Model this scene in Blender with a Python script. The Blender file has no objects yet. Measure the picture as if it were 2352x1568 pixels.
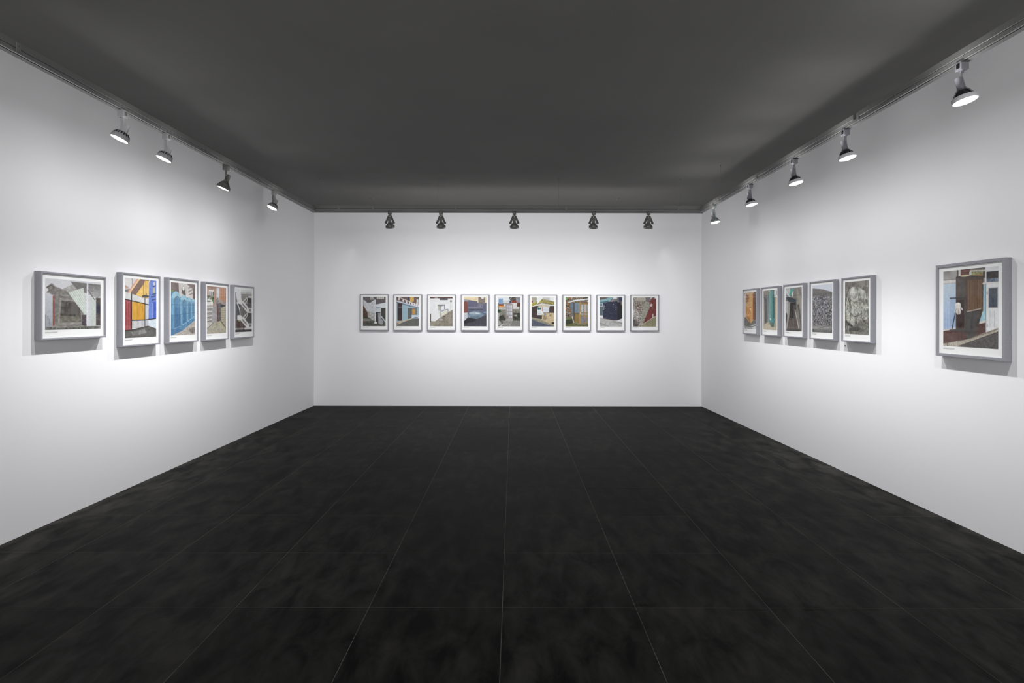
import bpy, bmesh, math, random
import numpy as np
from mathutils import Matrix, Vector

sc = bpy.context.scene
COL = sc.collection
R = math.radians

# ------------------------------------------------------------------ camera, world, exposure
EYE = 1.307          # lens height
F = 1310.0           # focal length in pixels of the 2352 px wide frame
VX, VY = 1178.0, 728.0
cam_d = bpy.data.cameras.new('camera')
cam = bpy.data.objects.new('camera', cam_d)
COL.objects.link(cam)
cam.location = (0, 0, EYE)
cam.rotation_mode = 'XYZ'
cam.rotation_euler = (R(90), R(-0.10), 0)
cam_d.sensor_width = 36.0
cam_d.lens = F / 2352 * 36
cam_d.shift_x = -(VX - 1176) / 2352
cam_d.shift_y = -(784 - VY) / 2352
cam_d.clip_start = 0.05
sc.camera = cam

w = bpy.data.worlds.new('world')
sc.world = w
w.use_nodes = True
w.node_tree.nodes['Background'].inputs[0].default_value = (0.5, 0.5, 0.52, 1)
w.node_tree.nodes['Background'].inputs[1].default_value = 0.0

sc.view_settings.view_transform = 'Standard'
sc.view_settings.look = 'None'
sc.view_settings.gamma = 1
sc.view_settings.use_curve_mapping = False
sc.view_settings.exposure = 0.0

E_LEFT, E_RIGHT, E_BACK = 92.0, 90.0, 55.0      # watts of each track lamp
LIGHT_COLOUR = (1.0, 0.995, 1.0)

# added unseen fill lamps behind the camera, standing in for the lit gallery
for zc, power in ((0.47, 108.0), (2.5, 58.0)):
    ad = bpy.data.lights.new('fill_light', 'AREA')
    ad.shape = 'RECTANGLE'; ad.size = 5.5; ad.size_y = 0.7; ad.energy = power; ad.color = (1.0, 1.0, 1.0)
    ao = bpy.data.objects.new('fill_light', ad); COL.objects.link(ao)
    ao.location = (-0.03, -2.3, zc); ao.rotation_euler = (R(90), 0, 0)

# ------------------------------------------------------------------ helpers
def lin(c):
    c = np.asarray(c, dtype=float) / 255.0
    return np.where(c <= 0.04045, c / 12.92, ((c + 0.055) / 1.055) ** 2.4)

def tag(o, label=None, cat=None, group=None, kind=None):
    if label: o['label'] = label
    if cat: o['category'] = cat
    if group: o['group'] = group
    if kind: o['kind'] = kind
    return o

def link(name, mesh, parent=None, loc=None):
    o = bpy.data.objects.new(name, mesh)
    COL.objects.link(o)
    if parent: o.parent = parent
    if loc: o.location = loc
    return o

def to_mesh(name, bm, mat, smooth=False):
    me = bpy.data.meshes.new(name)
    bmesh.ops.recalc_face_normals(bm, faces=bm.faces)
    bm.to_mesh(me); bm.free()
    if smooth:
        for p in me.polygons: p.use_smooth = True
        try:
            me.set_sharp_from_angle(angle=R(38))
        except Exception:
            pass
    if mat: me.materials.append(mat)
    return me

def box(bm, x0, x1, y0, y1, z0, z1, M=None):
    vs = [bm.verts.new(v) for v in [(x0, y0, z0), (x1, y0, z0), (x1, y1, z0), (x0, y1, z0),
                                    (x0, y0, z1), (x1, y0, z1), (x1, y1, z1), (x0, y1, z1)]]
    fs = [(0, 3, 2, 1), (4, 5, 6, 7), (0, 1, 5, 4), (1, 2, 6, 5), (2, 3, 7, 6), (3, 0, 4, 7)]
    out = [bm.faces.new([vs[i] for i in f]) for f in fs]
    if M is not None:
        for v in vs: v.co = M @ v.co
    return vs

def bevel_all(bm, off, seg=1):
    bmesh.ops.bevel(bm, geom=list(bm.edges), offset=off, segments=seg, affect='EDGES', profile=0.6)

def lathe(bm, prof, n=40, M=None, cap0=True, cap1=True):
    """prof = [(radius, s)], revolved about local z (s goes along +z), then M."""
    rings = []
    for r, s in prof:
        rings.append([bm.verts.new((r * math.cos(2 * math.pi * k / n), r * math.sin(2 * math.pi * k / n), s)) for k in range(n)])
    for a, b in zip(rings, rings[1:]):
        for k in range(n):
            bm.faces.new((a[k], a[(k + 1) % n], b[(k + 1) % n], b[k]))
    if cap0: bm.faces.new(rings[0][::-1])
    if cap1: bm.faces.new(rings[-1])
    if M is not None:
        for r in rings:
            for v in r: v.co = M @ v.co

def prism(bm, prof, x0, x1):
    """closed (y, z) profile extruded along x."""
    a = [bm.verts.new((x0, y, z)) for y, z in prof]
    b = [bm.verts.new((x1, y, z)) for y, z in prof]
    n = len(prof)
    for k in range(n):
        bm.faces.new((a[k], a[(k + 1) % n], b[(k + 1) % n], b[k]))
    bm.faces.new(a[::-1]); bm.faces.new(b)

def strip(bm, pts, wdir, width, thick):
    """flat metal strip along pts, width along wdir."""
    wd = Vector(wdir).normalized()
    prev = None
    for i, p in enumerate(pts):
        p = Vector(p)
        t = (Vector(pts[min(i + 1, len(pts) - 1)]) - Vector(pts[max(i - 1, 0)])).normalized()
        nrm = t.cross(wd).normalized()
        ring = [bm.verts.new(p + wd * a * width / 2 + nrm * b * thick / 2) for a, b in ((-1, -1), (1, -1), (1, 1), (-1, 1))]
        if prev:
            for k in range(4):
                bm.faces.new((prev[k], prev[(k + 1) % 4], ring[(k + 1) % 4], ring[k]))
        else:
            bm.faces.new(ring[::-1])
        prev = ring
    bm.faces.new(prev)

def rod(bm, a, b, r, n=12):
    a, b = Vector(a), Vector(b)
    d = b - a
    M = Matrix.Translation(a) @ d.to_track_quat('Z', 'Y').to_matrix().to_4x4()
    lathe(bm, [(r, 0), (r, d.length)], n, M)

# ------------------------------------------------------------------ materials
def mat(name, col, rough=0.5, metal=0.0, spec=0.5, noise=None, bump=None):
    m = bpy.data.materials.new(name); m.use_nodes = True
    nt = m.node_tree; b = nt.nodes['Principled BSDF']
    b.inputs['Base Color'].default_value = (*col, 1)
    b.inputs['Roughness'].default_value = rough
    b.inputs['Metallic'].default_value = metal
    b.inputs['Specular IOR Level'].default_value = spec
    tc = nt.nodes.new('ShaderNodeTexCoord')
    if noise:
        scale, amt = noise
        n = nt.nodes.new('ShaderNodeTexNoise'); n.inputs['Scale'].default_value = scale; n.inputs['Detail'].default_value = 4
        nt.links.new(tc.outputs['Object'], n.inputs['Vector'])
        r = nt.nodes.new('ShaderNodeValToRGB')
        r.color_ramp.elements[0].position = 0.3; r.color_ramp.elements[1].position = 0.7
        r.color_ramp.elements[0].color = tuple(c * (1 - amt) for c in col) + (1,)
        r.color_ramp.elements[1].color = tuple(min(1, c * (1 + amt)) for c in col) + (1,)
        nt.links.new(n.outputs['Fac'], r.inputs['Fac']); nt.links.new(r.outputs['Color'], b.inputs['Base Color'])
    if bump:
        scale, st = bump
        n = nt.nodes.new('ShaderNodeTexNoise'); n.inputs['Scale'].default_value = scale; n.inputs['Detail'].default_value = 3
        nt.links.new(tc.outputs['Object'], n.inputs['Vector'])
        bp = nt.nodes.new('ShaderNodeBump'); bp.inputs['Strength'].default_value = st; bp.inputs['Distance'].default_value = 0.002
        nt.links.new(n.outputs['Fac'], bp.inputs['Height']); nt.links.new(bp.outputs['Normal'], b.inputs['Normal'])
    return m

M_WALL = mat('white_wall_paint', (0.80, 0.80, 0.815), 0.75, spec=0.15, noise=(0.8, 0.008), bump=(60, 0.03))
M_CEIL = mat('dark_grey_ceiling_paint', (0.166, 0.163, 0.156), 0.85, spec=0.1, noise=(1.2, 0.05), bump=(40, 0.05))
M_REAR = mat('pale_rear_paint', (0.70, 0.70, 0.70), 0.85, spec=0.1, noise=(1.0, 0.02))
M_GROUT = mat('pale_grout', (0.150, 0.145, 0.132), 0.9, spec=0.05, noise=(6, 0.35))
M_TRACK = mat('grey_track_paint', (0.19, 0.19, 0.187), 0.42, noise=(5, 0.05))
M_WIREWAY = mat('grey_wireway_paint', (0.165, 0.165, 0.161), 0.5, noise=(5, 0.05))
M_LIP_LIT = mat('lit_edge_lip', (0.55, 0.55, 0.53), 0.35, metal=0.6, noise=(9, 0.05))  # pale tone paints the light caught along the slot edge
M_BLACK = mat('black_plastic', (0.006, 0.006, 0.006), 0.6, spec=0.2, noise=(20, 0.1))
M_WIRE = mat('dull_steel_wire', (0.17, 0.17, 0.16), 0.5, metal=0.3, noise=(30, 0.1))
M_LAMP_PALE = mat('pale_grey_lamp_enamel', (0.36, 0.36, 0.37), 0.38, noise=(14, 0.03))
M_LAMP_GREY = mat('grey_lamp_enamel', (0.22, 0.22, 0.217), 0.4, noise=(14, 0.03))
M_LAMP_DARK = mat('olive_grey_lamp_enamel', (0.10, 0.103, 0.094), 0.42, noise=(14, 0.03))
M_LAMP_WHITE = mat('lilac_grey_lamp_enamel', (0.19, 0.19, 0.21), 0.32, noise=(14, 0.02))
M_RIM_GLOW = mat('lens_glow_rim', (0.60, 0.60, 0.63), 0.32, noise=(14, 0.02))  # whiter than the lamp body, paints the glow of the lens
M_LAMP_SILVER = mat('silvered_lamp_metal', (0.55, 0.60, 0.58), 0.25, metal=0.7, noise=(14, 0.05))
M_BULB = mat('mirrored_dark_bulb', (0.10, 0.095, 0.10), 0.12, metal=0.85, noise=(10, 0.05))
M_BULB_GREY = mat('grey_bulb_shell', (0.20, 0.20, 0.19), 0.3, metal=0.3, noise=(10, 0.05))
M_FRAME = mat('grey_picture_frame_paint', (0.235, 0.235, 0.262), 0.5, noise=(120, 0.06), bump=(300, 0.05))
M_MAT = mat('white_mount_board', (0.77, 0.77, 0.77), 0.8, spec=0.1, noise=(200, 0.01))
M_TEXT = mat('grey_caption_ink', (0.26, 0.26, 0.26), 0.8, spec=0.1, noise=(300, 0.2))
M_NAIL = mat('dark_nail_head', (0.09, 0.08, 0.12), 0.4, metal=0.4, noise=(50, 0.1))

def tile_material():
    m = bpy.data.materials.new('dark_stone_tile'); m.use_nodes = True
    nt = m.node_tree; b = nt.nodes['Principled BSDF']; L = nt.links.new
    tc = nt.nodes.new('ShaderNodeTexCoord'); geo = nt.nodes.new('ShaderNodeNewGeometry')
    mp = nt.nodes.new('ShaderNodeMapping'); mp.inputs['Scale'].default_value = (1.0, 0.42, 1.0)
    L(geo.outputs['Position'], mp.inputs['Vector'])
    n1 = nt.nodes.new('ShaderNodeTexNoise'); n1.inputs['Scale'].default_value = 9.0; n1.inputs['Detail'].default_value = 7; n1.inputs['Roughness'].default_value = 0.62
    n1.inputs['Distortion'].default_value = 0.4
    L(mp.outputs['Vector'], n1.inputs['Vector'])
    n2 = nt.nodes.new('ShaderNodeTexNoise'); n2.inputs['Scale'].default_value = 0.9; n2.inputs['Detail'].default_value = 2
    L(geo.outputs['Position'], n2.inputs['Vector'])
    r1 = nt.nodes.new('ShaderNodeValToRGB')
    r1.color_ramp.elements[0].position = 0.36; r1.color_ramp.elements[0].color = (0.0045, 0.0043, 0.0039, 1)
    r1.color_ramp.elements[1].position = 0.68; r1.color_ramp.elements[1].color = (0.0400, 0.0390, 0.0365, 1)
    L(n1.outputs['Fac'], r1.inputs['Fac'])
    info = nt.nodes.new('ShaderNodeObjectInfo')
    mr = nt.nodes.new('ShaderNodeMapRange'); mr.inputs['To Min'].default_value = 0.86; mr.inputs['To Max'].default_value = 1.14
    L(info.outputs['Random'], mr.inputs['Value'])
    mr2 = nt.nodes.new('ShaderNodeMapRange'); mr2.inputs['From Min'].default_value = 0.3; mr2.inputs['From Max'].default_value = 0.7
    mr2.inputs['To Min'].default_value = 0.85; mr2.inputs['To Max'].default_value = 1.15
    L(n2.outputs['Fac'], mr2.inputs['Value'])
    mu = nt.nodes.new('ShaderNodeMath'); mu.operation = 'MULTIPLY'
    L(mr.outputs['Result'], mu.inputs[0]); L(mr2.outputs['Result'], mu.inputs[1])
    hs = nt.nodes.new('ShaderNodeHueSaturation'); L(mu.outputs[0], hs.inputs['Value']); L(r1.outputs['Color'], hs.inputs['Color'])
    # one scuffed, chalky patch at a tile corner
    sub = nt.nodes.new('ShaderNodeVectorMath'); sub.operation = 'SUBTRACT'; sub.inputs[1].default_value = (0.60, 2.590, 0)
    L(geo.outputs['Position'], sub.inputs[0])
    scl = nt.nodes.new('ShaderNodeVectorMath'); scl.operation = 'MULTIPLY'; scl.inputs[1].default_value = (10.0, 34.0, 0.0); L(sub.outputs[0], scl.inputs[0])
    ln = nt.nodes.new('ShaderNodeVectorMath'); ln.operation = 'LENGTH'; L(scl.outputs[0], ln.inputs[0])
    n3 = nt.nodes.new('ShaderNodeTexNoise'); n3.inputs['Scale'].default_value = 90; n3.inputs['Detail'].default_value = 3; L(geo.outputs['Position'], n3.inputs['Vector'])
    ms = nt.nodes.new('ShaderNodeMath'); ms.operation = 'MULTIPLY_ADD'; ms.inputs[1].default_value = 2.2; L(n3.outputs['Fac'], ms.inputs[0])
    inv = nt.nodes.new('ShaderNodeMath'); inv.operation = 'MULTIPLY_ADD'; inv.inputs[1].default_value = -1.0; inv.inputs[2].default_value = -0.2; L(ln.outputs['Value'], inv.inputs[0])
    L(inv.outputs[0], ms.inputs[2])
    cl = nt.nodes.new('ShaderNodeClamp'); L(ms.outputs[0], cl.inputs['Value'])
    mx = nt.nodes.new('ShaderNodeMix'); mx.data_type = 'RGBA'
    L(cl.outputs[0], mx.inputs[0]); L(hs.outputs['Color'], mx.inputs[6]); mx.inputs[7].default_value = (0.003, 0.003, 0.003, 1)
    L(mx.outputs[2], b.inputs['Base Color'])
    rr = nt.nodes.new('ShaderNodeMapRange'); rr.inputs['From Min'].default_value = 0.3; rr.inputs['From Max'].default_value = 0.7
    rr.inputs['To Min'].default_value = 0.48; rr.inputs['To Max'].default_value = 0.68
    L(n1.outputs['Fac'], rr.inputs['Value']); L(rr.outputs['Result'], b.inputs['Roughness'])
    b.inputs['Specular IOR Level'].default_value = 0.03
    bp = nt.nodes.new('ShaderNodeBump'); bp.inputs['Strength'].default_value = 0.12; bp.inputs['Distance'].default_value = 0.002
    L(n1.outputs['Fac'], bp.inputs['Height']); L(bp.outputs['Normal'], b.inputs['Normal'])
    return m
M_TILE = tile_material()

def glass_material():
    m = bpy.data.materials.new('picture_glass'); m.use_nodes = True
    nt = m.node_tree; nt.nodes.clear(); L = nt.links.new
    out = nt.nodes.new('ShaderNodeOutputMaterial')
    tr = nt.nodes.new('ShaderNodeBsdfTransparent'); tr.inputs[0].default_value = (0.99, 0.995, 0.99, 1)
    gl = nt.nodes.new('ShaderNodeBsdfGlossy'); gl.inputs['Roughness'].default_value = 0.03
    # reflectance of a thin pane, the same from either side: .05 + .95 (1 - |cos|)^5
    geo = nt.nodes.new('ShaderNodeNewGeometry')
    dp = nt.nodes.new('ShaderNodeVectorMath'); dp.operation = 'DOT_PRODUCT'
    L(geo.outputs['Normal'], dp.inputs[0]); L(geo.outputs['Incoming'], dp.inputs[1])
    def mth(op, x, y=None):
        n = nt.nodes.new('ShaderNodeMath'); n.operation = op
        for k, v in enumerate((x, y)):
            if v is None: continue
            if isinstance(v, (int, float)): n.inputs[k].default_value = v
            else: L(v, n.inputs[k])
        return n.outputs[0]
    p5 = mth('POWER', mth('SUBTRACT', 1.0, mth('ABSOLUTE', dp.outputs['Value'])), 5.0)
    fac = mth('ADD', mth('MULTIPLY', p5, 0.9), 0.035)
    mx = nt.nodes.new('ShaderNodeMixShader')
    L(fac, mx.inputs[0]); L(tr.outputs[0], mx.inputs[1]); L(gl.outputs[0], mx.inputs[2])
    L(mx.outputs[0], out.inputs[0])
    return m
M_GLASS = glass_material()

def lens_material():
    m = bpy.data.materials.new('lit_lamp_lens'); m.use_nodes = True
    nt = m.node_tree; nt.nodes.clear()
    out = nt.nodes.new('ShaderNodeOutputMaterial'); em = nt.nodes.new('ShaderNodeEmission')
    em.inputs['Color'].default_value = (1, 0.985, 0.96, 1); em.inputs['Strength'].default_value = 4.0
    nt.links.new(em.outputs[0], out.inputs[0])
    return m
M_LENS = lens_material()

def print_material():
    m = bpy.data.materials.new('photographic_print'); m.use_nodes = True
    nt = m.node_tree; b = nt.nodes['Principled BSDF']
    a = nt.nodes.new('ShaderNodeAttribute'); a.attribute_name = 'ink'
    nt.links.new(a.outputs['Color'], b.inputs['Base Color'])
    b.inputs['Roughness'].default_value = 0.55; b.inputs['Specular IOR Level'].default_value = 0.15
    return m
M_PRINT = print_material()

# ------------------------------------------------------------------ room shell
XL, YB, YR = -2.925, 8.393, -2.4
HC = EYE + 1.61
RW0, RWS = 2.865, -0.0107          # right wall: X = RW0 + RWS * Y
def xr(y): return RW0 + RWS * y

def structure(name, bm, m):
    return tag(link(name, to_mesh(name, bm, m)), kind='structure')

bm = bmesh.new(); box(bm, XL - 0.15, XL, YR - .15, YB + .15, -0.05, HC + .1); structure('wall_left', bm, M_WALL)
bm = bmesh.new(); box(bm, XL, xr(YB), YB, YB + .15, -0.05, HC + .1); structure('wall_back', bm, M_WALL)
bm = bmesh.new()
vs = box(bm, 0, .15, YR - .15, YB + .15, -0.05, HC + .1)
for v in vs: v.co.x += xr(v.co.y)
structure('wall_right', bm, M_WALL)
bm = bmesh.new(); box(bm, XL, xr(YR), YR - .15, YR, -0.05, HC + .1); structure('wall_rear', bm, M_REAR)
bm = bmesh.new(); box(bm, XL, xr(YR), YR, YB, HC, HC + .1)
for v in bm.verts:
    if v.co.x > 0: v.co.x = xr(v.co.y)
structure('ceiling', bm, M_CEIL)

bm = bmesh.new(); box(bm, XL, xr(YR), YR, YB, -0.06, -0.0006)
for v in bm.verts:
    if v.co.x > 0: v.co.x = xr(v.co.y)
floor = structure('floor', bm, M_GROUT)

TW, TD, GAP = 0.6, 0.596, 0.0030
xs = [XL] + [x for x in (-0.045 + TW * k for k in range(-6, 7)) if XL + .02 < x < xr(YB) - .0] + [None]
ys = [YR] + [y for y in (2.567 + TD * k for k in range(-9, 11)) if YR + .02 < y < YB - .02] + [YB]
rng = random.Random(4)
for i in range(len(xs) - 1):
    for j in range(len(ys) - 1):
        x0 = xs[i] + (GAP / 2 if i else 0)
        y0 = ys[j] + (GAP / 2 if j else 0)
        y1 = ys[j + 1] - (GAP / 2 if j < len(ys) - 2 else 0)
        bm = bmesh.new()
        dz = rng.uniform(-0.0001, 0.00025)
        if xs[i + 1] is None:
            v = box(bm, x0, x0 + 1, y0, y1, -0.0006, dz)
            for q in v:
                if q.co.x > x0 + .5: q.co.x = xr(q.co.y)
        else:
            box(bm, x0, xs[i + 1] - GAP / 2, y0, y1, -0.0006, dz)
        link('floor_tile', to_mesh('floor_tile', bm, M_TILE), floor)

# ------------------------------------------------------------------ little painter for the flat photographic prints
class Paint:
    SS = 3
    def __init__(s, w, h, base, seed):
        s.w, s.h = w, h
        s.W, s.H = w * s.SS, h * s.SS
        s.U, s.V = np.meshgrid((np.arange(s.W) + .5) / s.W, (np.arange(s.H) + .5) / s.H)
        s.a = np.zeros((s.H, s.W, 3)) + np.array(base, float)
        s.r = np.random.default_rng(seed)
    def m(s, p):
        if p is None: return np.ones((s.H, s.W), bool)
        if len(p) == 4 and not hasattr(p[0], '__len__'):
            x0, y0, x1, y1 = p
            return (s.U >= x0) & (s.U <= x1) & (s.V >= y0) & (s.V <= y1)
        k = np.zeros((s.H, s.W), bool); n = len(p)
        for i in range(n):
            (x0, y0), (x1, y1) = p[i], p[(i + 1) % n]
            if y0 == y1: continue
            c = (s.V > min(y0, y1)) & (s.V <= max(y0, y1))
            k ^= c & (s.U < x0 + (s.V - y0) * (x1 - x0) / (y1 - y0))
        return k
    def noise(s, nx, ny):
        nx, ny = max(2, int(nx)), max(2, int(ny))
        g = s.r.normal(size=(ny + 1, nx + 1))
        x, y = s.U * nx, s.V * ny
        i, j = np.minimum(x.astype(int), nx - 1), np.minimum(y.astype(int), ny - 1)
        fx, fy = x - i, y - j
        fx = fx * fx * (3 - 2 * fx); fy = fy * fy * (3 - 2 * fy)
        return g[j, i] * (1 - fx) * (1 - fy) + g[j, i + 1] * fx * (1 - fy) + g[j + 1, i] * (1 - fx) * fy + g[j + 1, i + 1] * fx * fy
    def P(s, p, c, n=0, nx=30, ny=40):          # polygon or box of one colour, grain n
        k = s.m(p); s.a[k] = c
        if n: s.a[k] += (s.noise(nx, ny)[k] * n)[:, None]
        return s
    def N(s, p, n, nx=30, ny=40, tint=(1, 1, 1)):
        k = s.m(p); s.a[k] += (s.noise(nx, ny)[k] * n)[:, None] * np.array(tint); return s
    def G(s, p, c0, c1, ax='v', n=0):
        k = s.m(p); t = (s.V if ax == 'v' else s.U)[k]
        t = (t - t.min()) / max(1e-6, t.max() - t.min())
        s.a[k] = np.array(c0) * (1 - t[:, None]) + np.array(c1) * t[:, None]
        if n: s.a[k] += (s.noise(30, 40)[k] * n)[:, None]
        return s
    def L(s, pts, wd, c):                       # polyline of width wd
        asp = s.h / s.w
        for (x0, y0), (x1, y1) in zip(pts, pts[1:]):
            dx, dy = x1 - x0, (y1 - y0) * asp
            px, py = s.U - x0, (s.V - y0) * asp
            t = np.clip((px * dx + py * dy) / (dx * dx + dy * dy + 1e-9), 0, 1)
            s.a[(px - t * dx) ** 2 + (py - t * dy) ** 2 < (wd / 2) ** 2] = c
        return s
    def E(s, cx, cy, rx, ry, c, n=0):
        k = ((s.U - cx) / rx) ** 2 + ((s.V - cy) / ry) ** 2 < 1
        s.a[k] = c
        if n: s.a[k] += (s.noise(40, 50)[k] * n)[:, None]
        return s
    def S(s, p, n, d, c, ax='u', skew=0.0):     # thin repeated lines of colour c, duty d
        k = s.m(p); t = (s.U + skew * s.V) if ax == 'u' else (s.V + skew * s.U)
        k &= (t * n) % 1 < d
        s.a[k] = s.a[k] * .25 + np.array(c) * .75; return s
    def K(s, p, nu, nv, c):                     # brick joints
        k = s.m(p); row = np.floor(s.V * nv)
        j = ((s.V * nv) % 1 < .2) | ((s.U * nu + .5 * (row % 2)) % 1 < .1)
        k &= j; s.a[k] = s.a[k] * .5 + np.array(c) * .5; return s
    def C(s, p, n, cols, edge, we=.05):         # cobbles: nearest-point cells with joints
        k = s.m(p); asp = s.h / s.w
        q = s.r.uniform(size=(n, 2)); u, v = s.U[k], s.V[k]
        d = np.full((2, u.size), 9.0); idx = np.zeros(u.size, int)
        for i, (x, y) in enumerate(q):
            e = np.hypot(u - x, (v - y) * asp)
            nb = e < d[0]
            d[1] = np.where(nb, d[0], np.minimum(d[1], e)); d[0] = np.where(nb, e, d[0]); idx[nb] = i
        cc = np.array(cols, float)[s.r.integers(0, len(cols), n)][idx]
        cc[(d[1] - d[0]) < we * .5] = edge
        s.a[k] = cc; return s
    def D(s, p, lo, hi, fr, warp, seed_n=6):    # folds and creases: dark valleys of ridged grain
        k = s.m(p)
        t = .55 * np.abs(s.noise(fr, fr * .8)) ** .8 + .4 * np.abs(s.noise(fr * 2.3, fr * 1.7)) + .3 * np.abs(s.noise(fr * 5, fr * 4)) + s.noise(50, 60) * .07
        t = np.clip(t / .95, 0, 1)[k][:, None]
        s.a[k] = np.array(lo) * (1 - t) + np.array(hi) * t; return s
    def X(s, p, amt, c):                        # translucent tint
        k = s.m(p); s.a[k] = s.a[k] * (1 - amt) + np.array(c) * amt; return s
    def out(s):
        s.a += (s.noise(64, 84) * 2.6 + s.noise(26, 34) * 2.2 + s.noise(120, 150) * 2.4)[:, :, None]
        a = s.a.reshape(s.h, s.SS, s.w, s.SS, 3).mean((1, 3))
        g = (a * np.array([.3, .59, .11])).sum(-1, keepdims=True)
        return np.clip(g + (a - g) * .88, 4, 250)

def pic_concrete():
    p = Paint(170, 116, (206, 206, 211), 1)
    p.G((0, .3, .15, 1), (196, 198, 206), (160, 164, 176))
    for x, t, c in ((0, .7, 120), (.035, .72, 150), (.06, .78, 140), (.085, .83, 155)):
        p.P((x, t, x + .022, .98), (c, c + 4, c + 14), 6)
    p.P([(.28, .2), (.47, .08), (.62, .2), (.42, .32)], (158, 156, 153), 8)
    p.P([(.02, .17), (.11, .09), (.17, .15), (.45, .27), (.62, .5), (.74, .97), (.14, .98), (.15, .33), (.02, .27), (.06, .23)], (122, 118, 114), 12)
    p.L([(.02, .19), (.1, .13), (.15, .17)], .012, (80, 76, 74)).L([(.03, .27), (.13, .2)], .01, (90, 86, 84))
    p.P((.125, .33, .152, .95), (150, 72, 58), 10).K((.125, .33, .152, .95), 20, 40, (90, 50, 45))
    p.P([(.24, .37), (.6, .4), (.64, .9), (.21, .9)], (146, 142, 138), 10)
    p.P([(.27, .42), (.6, .44), (.62, .84), (.24, .86)], (78, 74, 70), 14, 14, 14)
    p.N([(.27, .42), (.6, .44), (.62, .84), (.24, .86)], 20, 30, 8)
    p.P([(.25, .72), (.6, .74), (.62, .85), (.24, .86)], (112, 108, 98), 14)
    p.D((.36, .46, .58, .68), (48, 45, 44), (92, 88, 84), 6, .8)
    p.P([(.42, .03), (1, .05), (1, .32), (.75, .26), (.57, .21)], (108, 106, 105), 6)
    p.G([(.72, .1), (1, .06), (1, .34), (.74, .36)], (118, 116, 116), (170, 168, 168), 'v', 8)
    p.P([(.39, .26), (.66, .14), (.71, .74)], (204, 213, 204), 6)
    for k in range(7):
        t = k / 7
        p.L([(.42 + .25 * t, .25 - .1 * t), (.71, .3 + .42 * (1 - t))], .006, (158, 166, 160))
    p.P((.725, .0, .755, .94), (214, 213, 222), 4).P((.755, .28, .8, .94), (196, 198, 202), 5)
    p.P((.8, .32, .9, .94), (192, 198, 194), 5).P((.905, .34, 1, .93), (84, 76, 76), 10)
    p.P((.915, .48, 1, .66), (58, 56, 74), 8).L([(.75, .18), (.88, .38)], .012, (74, 72, 76)).L([(.88, .38), (1, .26)], .009, (110, 108, 110))
    p.P((.63, .7, .72, .92), (76, 66, 80), 8)
    p.P((0, .94, 1, 1), (92, 92, 86), 26, 60, 10).P((.12, .92, .66, .96), (128, 124, 118), 16)
    return p.X((0, .31, 1, .325), .25, (190, 190, 195)).out()

def pic_primary():
    p = Paint(112, 150, (214, 211, 211), 2)
    p.P([(0, .12), (.15, .17), (0, .19)], (178, 148, 138), 4).P([(0, .2), (.15, .18), (.1, .25), (0, .24)], (112, 110, 110), 4)
    p.L([(.21, 0), (.21, .14)], .012, (90, 86, 84))
    p.P([(.47, .0), (.75, .0), (.75, .33), (.3, .3), (.15, .24)], (122, 94, 84), 5)
    p.P([(.36, .0), (.47, .0), (.15, .25), (.08, .24)], (212, 152, 142), 4).P([(.41, .0), (.47, .0), (.15, .25), (.12, .25)], (236, 200, 140), 3)
    p.P([(.62, .02), (.75, .02), (.75, .33), (.32, .28), (.55, .1)], (226, 182, 88), 5)
    p.L([(.57, .08), (.57, .29)], .014, (128, 92, 66)).L([(.645, .03), (.645, .28)], .014, (150, 110, 70))
    p.P([(.75, .05), (.8, 0), (1, 0), (1, .67), (.73, .7)], (98, 126, 205), 5)
    p.P((.87, .38, 1, .67), (58, 84, 186), 6).P((.83, .4, .9, .67), (118, 140, 212), 4)
    p.P((.9, .03, .96, .09), (206, 206, 196), 3).P((.88, .13, .95, .23), (172, 172, 142), 6)
    for a, b, c in ((.88, .1, .98), (.86, .24, 1), (.82, .285, .97), (.84, .34, .98)):
        p.L([(a, b + .012), (c, b - .008)], .022, (50, 56, 96))
    p.P([(0, .235), (.2, .26), (.6, .325), (.73, .345), (.73, .425), (.2, .365), (0, .35)], (206, 206, 206), 5)
    p.S([(0, .235), (.2, .26), (.6, .325), (.73, .345), (.73, .425), (.2, .365), (0, .35)], 26, .18, (165, 165, 168))
    p.E(.64, .29, .12, .022, (72, 66, 62), 10).L([(.66, .24), (.66, .3)], .02, (80, 72, 66))
    p.P([(0, .355), (.19, .37), (.19, .86), (.03, .88), (0, .86)], (152, 62, 66), 6).S((0, .36, .19, .86), 17, .35, (178, 104, 106))
    p.P([(.22, .375), (.6, .42), (.6, .695), (.22, .695)], (205, 150, 36), 8, 26, 10).S([(.22, .375), (.6, .42), (.6, .695), (.22, .695)], 30, .22, (182, 128, 28))
    p.P((.2, .71, .6, .84), (194, 192, 194), 6).S((.2, .71, .6, .84), 24, .25, (150, 148, 152))
    p.P((.63, .43, .73, .69), (206, 206, 210), 4).P((.63, .71, .73, .82), (190, 190, 196), 4).S((.63, .43, .73, .82), 34, .25, (140, 140, 146))
    p.P([(.73, .71), (1, .69), (1, .85), (.73, .8)], (200, 212, 222), 6)
    p.P([(0, .87), (.2, .87), (.72, .81), (1, .86), (1, 1), (0, 1)], (88, 86, 82), 10, 40, 40)
    p.D([(.18, .9), (.6, .86), (.7, .93), (.25, .96)], (84, 82, 80), (140, 138, 134), 8, .6)
    ink = (34, 30, 34)
    p.L([(0, .357), (.73, .435)], .022, ink).L([(.2, .26), (.2, .86)], .03, ink).L([(.615, .33), (.615, .83)], .024, ink)
    p.L([(.2, .705), (.62, .7), (1, .675)], .022, ink).L([(.03, .875), (.22, .865), (.72, .81), (1, .865)], .02, (44, 40, 42))
    return p.out()

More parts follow.
